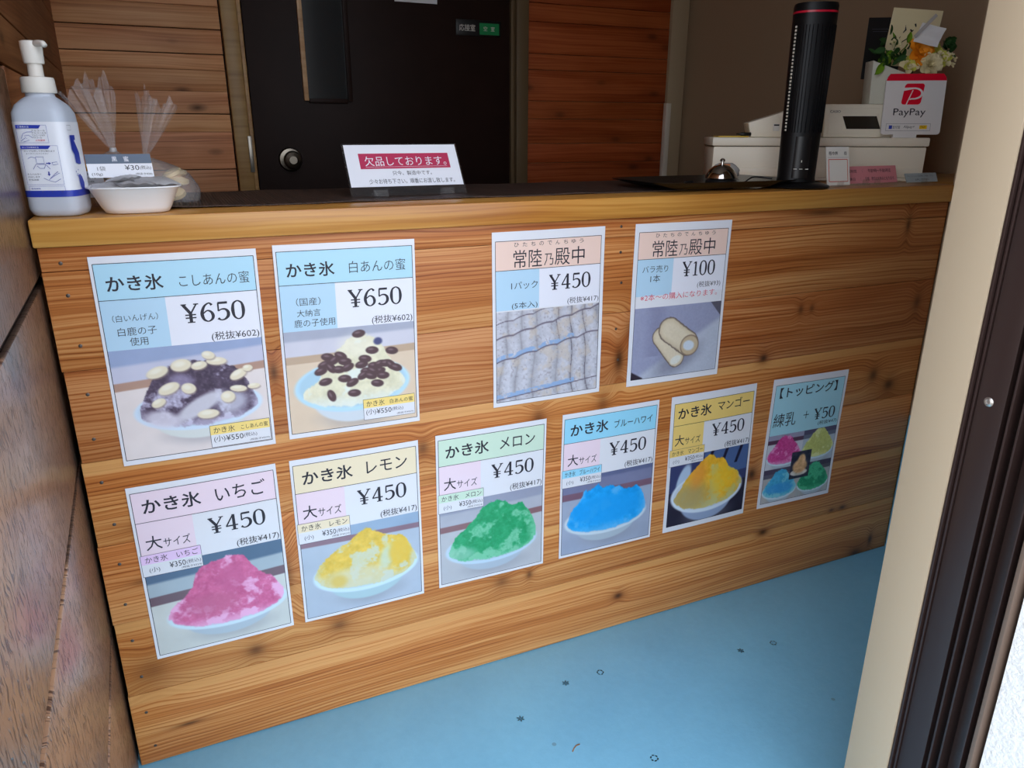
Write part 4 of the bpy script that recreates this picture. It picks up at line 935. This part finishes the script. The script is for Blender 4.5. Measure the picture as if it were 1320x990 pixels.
tl2 = panel(lf, 0, 10, 30, 46, M_lab, b1, .0, 'food_label', 2, 2)
for k in range(6): letters(lf, '原材料名 小麦粉'[: 6 + k % 3], 2, 12 + k * 5.2, 24 - k % 3 * 3, 15 + k * 5.2, M_ink_soft, tl2, .0004)

# acrylic sign: sold-out notice
sn = thing('notice_stand', (0.37, .15, ZT), 'clear acrylic stand with a white sold-out notice and red banner, in front of the door', 'sign')
tilt = Vector((0.0, .70, 1)).normalized()
zb = ZT + .0052
sf = Frame(Vector((.2695, .120, zb)) + tilt * .0961, (1, .03, 0), -tilt, Vector((0, -1, .70))); sf.ey = sf.ey * 1.13
def slab(fr, x0, y0, x1, y1, th, mat, parent, name):
    p = [fr.p(x0, y0), fr.p(x1, y0), fr.p(x1, y1), fr.p(x0, y1)]; q = [fr.p(x0, y0, -th), fr.p(x1, y0, -th), fr.p(x1, y1, -th), fr.p(x0, y1, -th)]
    return mesh(name, p + q, [(0, 3, 2, 1), (4, 5, 6, 7), (0, 1, 5, 4), (1, 2, 6, 5), (2, 3, 7, 6), (3, 0, 4, 7)], mat, parent)
slab(sf, -2.5, -2.5, 202, 85, .003, M_acry, sn, 'acrylic_plate')
nc = slab(Frame(sf.o + sf.n * .0006, sf.ex, sf.ey, sf.n), 0, 0, 199, 80, .0004, M_lab, sn, 'notice_card')
M_crim = plain('crimson_banner', rgb(186, 52, 88), .45)
panel(sf, 22, 15, 182, 41, M_crim, nc, .0009, 'red_banner', 1, 1)
letters(sf, '欠品しております。', 31, 20, 176, 36.5, M_lab, nc, .0012); outline(sf, [(31, 38, 176, 38, 1)], M_lab, nc, .0012, .4)
letters(sf, '只今、製造中です。', 75, 45, 145, 52.5, M_ink, nc, .0009); letters(sf, '少々お待ち下さい。順番にお渡し致します。', 32, 58, 184, 66.5, M_ink, nc, .0009)
for fx in (33, 150):
    a = sf.p(fx, 84, .001)
    bm = bmesh.new(); add_box(bm, (a.x, a.y - .013, ZT + .0030), (a.x + .025, a.y + .016, ZT + .0045), .0005)
    add_box(bm, (a.x, a.y - .0070, ZT + .0045), (a.x + .025, a.y - .0052, ZT + .0150), .0005)
    from_bm('acrylic_foot', bm, M_acry, sn)

# black serving tray
tray = thing('serving_tray', (.975, .115, ZT), 'shallow black rectangular tray at the middle of the worktop', 'tray')
M_lacq = plain('black_lacquer', rgb(20, 19, 20), .25)
TZ = ZT + .0036
cx, cy = .972, .118
lo_ = [(cx, cy, TZ + .0006, .115, .078, 7), (cx, cy, TZ + .0012, .118, .081, 7), (cx, cy, TZ + .0130, .166, .104, 7), (cx, cy, TZ + .0144, .167, .105, 7), (cx, cy, TZ + .0138, .162, .101, 7), (cx, cy, TZ + .0035, .115, .078, 7), (cx, cy, TZ + .0032, .002, .002, 2)]
loft('tray_body', lo_, M_lacq, tray, 64)

# call bell
bl = thing('call_bell', (1.035, .145, ZT), 'chrome dome call bell standing on the black tray', 'bell')
M_chr = plain('polished_chrome', rgb(206, 202, 196), .08, metal=1.0); zt = TZ + .0036
bx, by = 1.040, .148
lathe('bell_base', [(0, 0), (.031, 0), (.032, .002), (.029, .0065), (0, .007)], (bx, by, zt), M_blk, bl, 36)
lathe('bell_dome', [(.031, .0085), (.0325, .0088), (.0325, .0105), (.0300, .017), (.0245, .0255), (.0165, .0320), (.0070, .0352), (0, .0356)], (bx, by, zt), M_chr, bl, 48)
lathe('bell_button', [(0, .035), (.0032, .035), (.0032, .041), (.0052, .0415), (.0054, .0445), (.003, .0470), (0, .0475)], (bx, by, zt), M_chr, bl, 20)

# little packet behind the bell
pk = thing('wet_wipe_packet', (1.10, .182, zt), 'crumpled clear and orange packet behind the call bell', 'packet')
M_or = plain('orange_print', rgb(226, 130, 60), .5)
bmx = Matrix.Translation((1.083, .190, TZ + .0036)) @ Matrix.Rotation(radians(-15), 4, 'Z')
vs, fs = [], []; nv, nu = 10, 26
for j in range(nv + 1):
    v = j / nv
    for i in range(nu):
        a = 2 * pi * i / nu; q = (1 - abs(2 * v - 1) ** 3) * .55 + .45; cr = 1 + .08 * sin(5 * a + v * 7) + .05 * sin(9 * a - v * 11)
        vs.append(bmx @ Vector((.030 * cos(a) * q * cr, .014 * sin(a) * q * cr, .036 * v)))
for j in range(nv):
    for i in range(nu): fs.append((j * nu + i, j * nu + (i + 1) % nu, (j + 1) * nu + (i + 1) % nu, (j + 1) * nu + i))
fs.append(tuple(range(nu))[::-1]); fs.append(tuple(nv * nu + i for i in range(nu)))
mesh('packet_film', vs, fs, plain('cloudy_film', rgb(206, 200, 196), .25, trans=.35), pk, True)
box('printed_band', (-.022, -.0155, .028), (.004, -.0125, .0345), M_or, pk, .001, M=bmx)

# tower fan
fx, fy = 1.148, .052
fan = thing('tower_fan', (fx, fy, ZT), 'slim black tower fan with a red ring near its top', 'fan')
M_fan = plain('matt_black_plastic', rgb(16, 15, 16), .42, spec=.25); M_fanred = plain('red_ring', rgb(190, 20, 48), .3)
FM = Matrix.Translation((fx, fy, ZT)) @ Matrix.Rotation(radians(-32), 4, 'Z')
fo = Matrix.Translation((fx, fy, ZT))
lathe('fan_base', [(0, .0005), (.062, .0005), (.066, .003), (.064, .006), (.048, .011), (.040, .013), (0, .013)], (0, 0, 0), M_fan, fan, 56, FM)
loft('fan_body', [(0, 0, .012, .037, .033, 2.4), (0, 0, .020, .0355, .031, 2.4), (0, 0, .328, .0395, .034, 2.4), (0, 0, .333, .038, .033, 2.4)], M_fan, fan, 64, FM)
loft('fan_ring', [(0, 0, .3155, .0400, .0345, 2.4), (0, 0, .3190, .0401, .0346, 2.4)], M_fanred, fan, 64, FM, cap=False)
# curved grille: fine slats around the front
for k in range(17):
    a = radians(-160 + k * 140 / 16.0); c_, s_ = cos(a), sin(a)
    px_, py_ = .0385 * math.copysign(abs(c_) ** (2 / 2.4), c_), .0335 * math.copysign(abs(s_) ** (2 / 2.4), s_)
    tube('grille_slat', [FM @ Vector((px_ * (.93 + .0003 * z2), py_ * (.93 + .0003 * z2), z2 / 1000)) for z2 in (105, 200, 295)], .0008, M_fan, fan, 5)
M_vent = plain('pale_vent_slot', rgb(196, 186, 170), .5)
for k in range(30):   # row of light slots down the left edge
    zz = .108 + k * .0063; a = radians(206); rr = .9 + .0003 * zz * 1000
    p = Vector((.0385 * math.copysign(abs(cos(a)) ** (2 / 2.4), cos(a)) * (rr + .05), .0335 * math.copysign(abs(sin(a)) ** (2 / 2.4), sin(a)) * (rr + .05), zz))
    box('vent_slot', (p.x - .0006, p.y - .0024, p.z), (p.x + .0022, p.y + .0024, p.z + .0036), M_vent, fan, M=FM)
loft('control_panel', [(0, -.0012, .020, .026, .0322, 2.4), (0, -.0012, .098, .026, .0330, 2.4)], M_blk, fan, 40, FM)
ff = Frame(FM @ Vector((-.020, -.0348, .060)), FM.to_3x3() @ Vector((1, 0, 0)), (0, 0, -1), FM.to_3x3() @ Vector((0, -1, 0)))
for x in (6, 17, 28): panel(ff, x, 22, x + 6, 23.2, M_white, fan, .0012, 'button_mark', 1, 1)
panel(ff, 19, 6, 20.5, 10, M_white, fan, .0012, 'button_mark', 1, 1)
tag(tube('power_cord', spline([(1.118, .085, ZT + .016), (1.10, .10, ZT + .0185), (1.07, .090, ZT + .0195), (1.03, .075, TZ + .0060), (.985, .085, TZ + .0055), (.945, .12, TZ + .0056), (.950, .15, TZ + .0056), (.975, .155, TZ + .0058)]), .0016, M_blk), 'thin black cord curling from the fan across the black tray', 'cord')

# cash register
M_reg = plain('ivory_register_plastic', rgb(236, 226, 206), .45, bump=(300, .05)); M_lcd = plain('dark_lcd', rgb(48, 44, 38), .15, coat=.4); M_seam = plain('seam_shadow_gap', rgb(70, 64, 56), .8)
RM = Matrix.Translation((1.139, .306, 0)) @ Matrix.Rotation(radians(-30), 4, 'Z')   # the register stands turned towards the customer
RX = RM.to_3x3() @ Vector((1, 0, 0)); RY = RM.to_3x3() @ Vector((0, 1, 0)); RN = -RY
rg = thing('cash_register', (1.36, .30, ZT), 'ivory cash register on a wide drawer box, behind the tower fan', 'cash register')
box('drawer_box', (.001, .004, ZT + .006), (.465, .150, .9700), M_reg, rg, .003, M=RM)
box('drawer_lid', (-.003, 0, .9715), (.468, .153, .9900), M_reg, rg, .003, M=RM)
box('lid_gap', (.004, .007, .9685), (.460, .146, .9730), M_seam, rg, M=RM)
box('drawer_plinth', (.012, -.004, ZT + .0008), (.455, .145, ZT + .008), M_reg, rg, .002, M=RM)
box('drawer_step', (.052, -.002, .905), (.455, .004, .924), M_reg, rg, .0012, M=RM)
prism('printer_housing', [(.0895, .9902), (.0815, 1.0205), (.0830, 1.0220), (.171, 1.0487), (.248, 1.0610), (.248, .9902)], .050, .110, M_reg, rg, .0015, RM)
lb2 = box('receipt_slot', (.138, .0480, 1.0035), (.152, .0500, 1.0190), M_white, rg, .0006, M=RM); box('slot_opening', (.1395, .0474, 1.0150), (.1510, .0480, 1.0180), M_blk, lb2, M=RM)
def lean_box(name, xa, xb, za, zb2, ya, yb, th, mat, parent, bevel=.0, sk=0.0):
    bm = bmesh.new(); P8 = [(xa + sk, ya, za), (xb + sk, ya, za), (xb, yb, zb2), (xa, yb, zb2)]
    v1 = [bm.verts.new(p) for p in P8]; v2 = [bm.verts.new((p[0], p[1] + th, p[2])) for p in P8]
    bm.faces.new(v1); bm.faces.new(v2[::-1])
    for i in range(4): bm.faces.new((v1[i], v2[i], v2[(i + 1) % 4], v1[(i + 1) % 4]))
    if bevel: bmesh.ops.bevel(bm, geom=list(bm.edges), offset=bevel, segments=2, profile=.5, affect='EDGES')
    for v in bm.verts: v.co = RM @ v.co
    return from_bm(name, bm, mat, parent, autosmooth=35 if bevel else None)
dh = lean_box('display_housing', .251, .455, .9902, 1.0620, .046, .062, .100, M_reg, rg, .003)
lean_box('display_bezel', .2600, .3850, .9970, 1.0530, .0455, .0580, .006, M_reg, dh, .0012)
lean_box('bezel_frame', .2830, .3700, 1.0030, 1.0410, .0462, .0546, .004, M_reg, dh, .001, .010)
lean_box('display_screen', .2900, .3640, 1.0085, 1.0360, .0460, .0522, .002, M_lcd, dh, 0, .010)
cf = Frame(RM @ Vector((.2600, .0572, 1.0505)), RX, Vector((0, 0, -1)) - RY * .22, RN + Vector((0, 0, .22))); letters(cf, 'CASIO', 2, 2, 25, 7.5, M_ink, dh, .0008, .006)
tag(box('yellow_pad', (.014, .03, .9902), (.082, .11, .9926), plain('yellow_paper', rgb(226, 190, 70), .6), None, .0005, M=RM), 'thin yellow pad lying on the left end of the register lid', 'pad')
tag(tube('black_pen', [RM @ Vector(p) for p in ((.055, .040, .9968), (.062, .040, .9968), (.066, .040, .9968), (.088, .040, .9968))], [.0014, .0018, .0040, .0040], M_blk, None, 10), 'black pen lying on the yellow pad', 'pen')

# QR-less payment card, pink hours card and small grey card, in acrylic feet
M_pinkc = plain('pink_card', rgb(222, 142, 150), .5); M_greyc = plain('pale_blue_grey_card', rgb(170, 182, 186), .5)
M_orr = plain('orange_red_print', rgb(206, 74, 54), .5)
q1 = thing('payment_card', (1.25, .045, ZT), 'small upright white card with a heading and an orange-red frame, right of the tower fan', 'card')
def stand_card(t, x, y, w, h, mat, lean=.22, ang=-8, foot=(.3,)):
    ex = Vector((cos(radians(ang)), sin(radians(ang)), 0)); n_ = Vector((sin(radians(ang)), -cos(radians(ang)), 0)); tl_ = (Vector((0, 0, 1)) - n_ * lean).normalized()
    nn = ex.cross(-tl_) * -1
    if nn.y > 0: nn = -nn
    fr = Frame(Vector((x, y, ZT + .004)) + tl_ * (h / 1000), ex, -tl_, nn)
    c = slab(fr, 0, 0, w, h, .0012, mat, t, 'card')
    for f in foot:
        p = fr.p(w * f, h, .001); bm = bmesh.new(); add_box(bm, (p.x - .009, p.y - .010, ZT + .0005), (p.x + .009, p.y + .012, ZT + .0022), .0004); add_box(bm, (p.x - .009, p.y - .0045, ZT + .0022), (p.x + .009, p.y - .0030, ZT + .0120), .0004)
        from_bm('acrylic_foot', bm, M_acry, t)
    return fr, c
fr1, c1 = stand_card(q1, 1.213, .030, 56, 76, M_white, .25, -6, (.5,))
letters(fr1, '殿中庵', 6, 9, 28, 17, M_ink, c1, .0003, .01); letters(fr1, '様', 43, 9, 50, 17, M_ink, c1, .0003)
outline(fr1, [(3, 21, 54, 21, 1)], M_ink_soft, c1, .0003, .4); outline(fr1, [(5, 25, 51, 69)], M_orr, c1, .0003, 1.4)
q2 = thing('opening_hours_card', (1.37, .05, ZT), 'wide pink opening hours card leaning in a clear foot at the counter front', 'card')
fr2, c2 = stand_card(q2, 1.262, .048, 175, 36, M_pinkc, .35, 1, (.42, .62))
letters(fr2, '営業時間', 22, 7, 56, 14, M_ink, c2, .0003); letters(fr2, '：', 72, 8, 73.2, 13, M_ink, c2, .0003); letters(fr2, '午前9時〜午後5時迄', 90, 6, 158, 14, M_ink, c2, .0003)
letters(fr2, '定休日', 26, 24, 50, 31, M_ink, c2, .0003); letters(fr2, '：', 66, 25, 67.2, 30, M_ink, c2, .0003); letters(fr2, '日曜、祝日はお休みとなります。', 80, 23, 168, 31, M_ink, c2, .0003)
q3 = thing('small_notice_card', (1.48, .04, ZT), 'small pale grey-blue card at the right end of the counter', 'card')
fr3, c3 = stand_card(q3, 1.440, .030, 98, 20, M_greyc, .5, 1, (.5,))
letters(fr3, 'キャッシュレス決済をご利用ください', 6, 4, 90, 8.5, M_ink_soft, c3, .0003); letters(fr3, 'お申し付け下さい', 28, 12, 72, 17, M_ink, c3, .0003)

# payment-service display: white panel turned to the customer
pp = thing('payment_sign', RM @ Vector((.43, .02, .9902)), 'white standing payment sign with a red top edge and red logo, on the register', 'sign')
pf = Frame(RM @ Vector((.3620, .020, 1.1165)), RX + Vector((0, 0, .002)), Vector((0, 0, -1)) - RX * -.04, RN)
def rrect(w, h, r, n=6, corners=(1, 1, 1, 1)):
    out = []
    for (cx_, cy_, a0, k) in ((w - r, r, -90, corners[0]), (w - r, h - r, 0, corners[1]), (r, h - r, 90, corners[2]), (r, r, 180, corners[3])):
        for i in range(n + 1): a = radians(a0 + 90 * i / n); out.append((cx_ + r * cos(a), cy_ + r * sin(a)))
    return out
def pslab(fr, pts, th, mat, parent, name, off=0.0):
    n = len(pts); vs = [fr.p(x, y, off) for x, y in pts] + [fr.p(x, y, off - th) for x, y in pts]
    fs = [tuple(range(n))[::-1], tuple(range(n, 2 * n))] + [(i, (i + 1) % n, n + (i + 1) % n, n + i) for i in range(n)]
    return mesh(name, vs, fs, mat, parent)
PW, PH = 126, 120
pb = pslab(pf, rrect(PW, PH, 7), .003, plain('white_sign_board', rgb(226, 222, 220), .4), pp, 'sign_board')
M_pred = plain('bright_red_print', rgb(226, 0, 44), .4)
pslab(pf, [(3, 1), (8, -6), (PW - 8, -6), (PW - 2, 1), (PW, 8), (0, 8)], .0025, M_pred, pb, 'red_top_edge', .0004)
def off_pts(pts, dx, dy, s_=1.0): return [(x * s_ + dx, y * s_ + dy) for x, y in pts]
# logo: slanted rounded red square with the P cut out of it
sk = lambda x, y: (x + (50 - y) * .12, y)
lg = [sk(x, y) for x, y in rrect(41, 43, 6)]
pslab(pf, off_pts(lg, 35, 14), .0004, M_pred, pb, 'logo_square', .0006)
M_pw = bpy.data.materials['white_sign_board']
arc = []
for i in range(17): a = radians(-100 + i * 200 / 16); arc.append((61 + 19 * cos(a), 34.5 + 12.5 * sin(a)))
inner = []
for i in range(17): a = radians(96 - i * 188 / 16); inner.append((59.5 + 16 * cos(a), 34.5 + 9.3 * sin(a)))
pslab(pf, [(39.5, 22.5)] + arc[1:] + [(52.5, 48), (53.2, 44.4)] + inner + [(39, 29)], .0003, M_pw, pb, 'logo_letter', .0010)
pslab(pf, [(57, 27), (59, 27), (48, 58.0), (45.5, 58.0)], .0003, M_pw, pb, 'logo_letter', .0010)
letters(pf, 'PayPay', 22, 65, 90, 84, M_ink, pb, .0006)
outline(pf, [(10, 97, 104, 112)], M_ink_soft, pb, .0006, .5)
panel(pf, 16, 100.5, 23, 108, M_navy, pb, .0006, 'small_logo', 1, 1); letters(pf, '支付宝', 24, 101, 40, 107.5, M_ink, pb, .0006); letters(pf, 'Alipay+', 47, 100.5, 71, 108, M_ink, pb, .0006, 0, 0, .2)
panel(pf, 81, 100.5, 97, 108, plain('yellow_logo', rgb(240, 196, 20), .4), pb, .0006, 'small_logo', 1, 1); letters(pf, 'PAY', 84, 102, 94, 106.5, M_ink, pb, .0009)
box('sign_foot', (.395, .022, .9900), (.445, .034, 1.010), M_pw, pp, M=RM)

# white box with flowers and greeting cards
M_wbox = plain('off_white_card_box', rgb(206, 204, 188), .55)
fbx = thing('flower_box', RM @ Vector((.41, .11, 1.0622)), 'off-white card box of orange and cream flowers on the register', 'flower arrangement')
prism('vase_box', [(.349, 1.0624), (.462, 1.0624), (.470, 1.112), (.402, 1.133), (.345, 1.154)], .070, .122, M_wbox, fbx, .001, RM)
def G(u, z_, d=.095): return RM @ Vector((u, d, z_))
M_leaf = plain('dark_green_leaf', rgb(46, 84, 40), .45, var=.3); M_leaf2 = plain('bright_green_leaf', rgb(120, 164, 40), .45)
M_orange = plain('orange_petal', rgb(246, 156, 30), .55, var=.1); M_petal = plain('cream_petal', rgb(232, 220, 176), .6); M_lime = plain('lime_petal', rgb(206, 206, 92), .6); M_stem = plain('green_stem', rgb(96, 122, 58), .6)
def leaf(c, d, L, w, mat, curl=.25, name='leaf', parent=fbx):
    d = Vector(d).normalized(); s_ = d.cross(Vector((0.1, -1, .2))).normalized(); up = s_.cross(d)
    vs, fs = [], []
    for i in range(7):
        t_ = i / 6; ww = w * sin(pi * min(1, t_ * .93 + .05)) ** .8; cz = up * (-curl * L * t_ * t_)
        p = Vector(c) + d * L * t_ + cz; vs += [p - s_ * ww / 2 + up * w * .14, p - up * w * .03, p + s_ * ww / 2 + up * w * .14]
    for i in range(6):
        a = i * 3; fs += [(a, a + 1, a + 4, a + 3), (a + 1, a + 2, a + 5, a + 4)]
    return mesh(name, vs, fs, mat, parent, True)
def bloom(c, R, mats, n, seed, cup=.5, name='flower', face=(-.35, -.85, .35)):
    """layered petals around a centre, facing roughly the customer"""
    r = random.Random(seed); core = lathe(name, [(0, -.3 * R), (.28 * R, -.2 * R), (.34 * R, 0), (.2 * R, .2 * R), (0, .26 * R)], c, mats[-1], fbx, 12)
    f = Vector(face).normalized(); a_ = f.cross(Vector((0, 0, 1))).normalized(); b_ = f.cross(a_)
    for k in range(n):
        ring = k / n; th = k * 2.399 + r.uniform(-.2, .2); tilt_ = .15 + cup * (1 - ring) * 1.5
        rad = (a_ * cos(th) + b_ * sin(th)); d = (rad * cos(tilt_ * .9) + f * sin(tilt_ * .9)).normalized(); s_ = d.cross(f).normalized(); up = s_.cross(d)
        L = R * (.55 + .5 * ring); w = R * (.55 + .25 * ring); base = Vector(c) + rad * R * .10 * ring
        vs, fs = [], []
        for i in range(4):
            for j in range(4):
                t_ = i / 3; q = j / 3 - .5; ww = w * sin(pi * (t_ * .62 + .18)); vs.append(base + d * L * t_ + s_ * q * ww + up * (abs(q) * .45 * w - t_ * t_ * L * .18 + r.uniform(-.03, .03) * R))
        for i in range(3):
            for j in range(3): a = i * 4 + j; fs.append((a, a + 1, a + 5, a + 4))
        mesh('petal', vs, fs, mats[k % len(mats)], core, True)
    return core
bloom(G(.444, 1.172, .080), .030, [M_orange], 20, 1, .6, 'orange_flower')
bloom(G(.466, 1.143, .068), .025, [M_petal], 34, 2, .9, 'cream_carnation', (-.45, -.85, .2))
bloom(G(.494, 1.155, .080), .021, [M_petal, M_lime], 26, 3, .8, 'cream_carnation')
bloom(G(.424, 1.142, .070), .022, [M_lime, M_petal], 14, 4, .5, 'lime_flower')
bloom(G(.480, 1.179, .090), .015, [M_lime], 12, 5, .6, 'lime_flower')
bloom(G(.392, 1.188, .085), .014, [M_petal], 16, 6, .6, 'small_cream_flower')
r = random.Random(5)
for k in range(46):
    c = G(.380 + r.gauss(0, .014), 1.166 + r.gauss(0, .015), .085 + r.uniform(-.015, .02)); leaf(c, (r.uniform(-1, .8), r.uniform(-.8, .1), r.uniform(-.7, .9)), r.uniform(.015, .026), r.uniform(.009, .014), M_leaf if k % 5 else M_leaf2, r.uniform(.1, .4))
for k in range(20):
    c = G(.506 + r.uniform(-.01, .010), 1.188 + r.gauss(0, .009), .10); leaf(c, (r.uniform(-.2, 1), r.uniform(-.8, .1), r.uniform(-.4, .9)), r.uniform(.016, .026), r.uniform(.009, .013), M_leaf, .2)
leaf(G(.366, 1.148, .064), (-.60, -.05, -.7), .032, .019, M_leaf2, .15); leaf(G(.412, 1.190, .075), (.15, -.2, 1), .022, .018, M_leaf2, .1)
for du, dz in ((.022, .004), (.030, -.004), (.027, -.016)):
    p0 = G(.497, 1.160); p1 = G(.497 + du, 1.162 + dz); tube('stem', [p0, (p0 + p1) / 2 + Vector((0, 0, .003)), p1], .0007, M_stem, fbx, 5); bloom(p1, .0075, [M_petal], 7, int(du * 999), .7, 'small_cream_flower')
tube('stem', [G(.44, 1.12), G(.445, 1.165)], .0012, M_stem, fbx, 5)
M_tag = plain('white_paper_tag', rgb(232, 228, 226), .6)
tgm = thing('paper_tag', G(.45, 1.20, .06), 'crumpled white paper tag lying on the orange flower', 'tag')
E1 = RX; N1v = RN
tfm = Frame(G(.432, 1.228, .058), (E1 + Vector((0, 0, -.24))).normalized(), (Vector((0, 0, -1)) - E1 * .34).normalized(), N1v)
vs, fs = [], []
for j in range(7):
    for i in range(7): vs.append(tfm.p(i * 8.8 , j * 6.6, .0018 * sin(i * 1.3 + j) + .001 * cos(j * 2)))
vs += [v - N1v * .0006 for v in vs]
for j in range(6):
    for i in range(6): a = j * 7 + i; fs += [(a, a + 1, a + 8, a + 7), (a + 49, a + 56, a + 57, a + 50)]
mesh('tag_sheet', vs, fs, M_tag, tgm, True)
slab(Frame(tfm.o + N1v * .004, (E1 * .66 + Vector((0, 0, .75))).normalized(), (E1 * .75 - Vector((0, 0, .66))).normalized(), N1v), -30, 6, 28, 13, .0006, plain('grey_tag_strip', rgb(176, 170, 168), .6), tgm, 'tag_strip')
# cards behind the flowers
bc = thing('black_greeting_card', (1.62, .40, 1.17), 'black greeting card standing behind the leaves in the flower box', 'card')
kf = Frame(G(.341, 1.2480, .128), RX, Vector((0, 0, -1)), RN); s_ = slab(kf, 0, 0, 80, 130, .0008, M_blk, bc, 'card'); outline(kf, [(10, 24, 60, 24, 1), (12, 29, 44, 29, 1)], M_ink_soft, s_, .0003, .8)
cc2 = thing('cream_greeting_card', (1.74, .39, 1.2), 'cream greeting card with black brush writing behind the orange flower', 'card')
kf = Frame(G(.391, 1.2680, .126), (E1 + Vector((0, 0, -.08))).normalized(), (Vector((0, 0, -1)) - E1 * .08).normalized(), N1v)
s_ = slab(kf, 0, 0, 108, 120, .0008, plain('cream_card', rgb(232, 216, 172), .6), cc2, 'card')
def brush(pts, w):
    bm = bmesh.new(); tube_bm(bm, [kf.p(x, y, .0006) for x, y in pts], w, 6); from_bm('brush_stroke', bm, M_blk, s_)
brush([(34, 34), (36, 44), (32, 50)], [.0004, .0020, .0008]); brush([(28, 58), (24, 66), (30, 72), (40, 64), (50, 56)], [.0006, .0016, .0014, .001, .0008]); brush([(54, 30), (57, 36)], [.0018, .0010]); brush([(46, 42), (50, 46), (53, 43)], [.0012, .0022, .0008]); brush([(66, 44), (72, 50)], [.001, .0024]); brush([(84, 66), (90, 74)], [.001, .002])
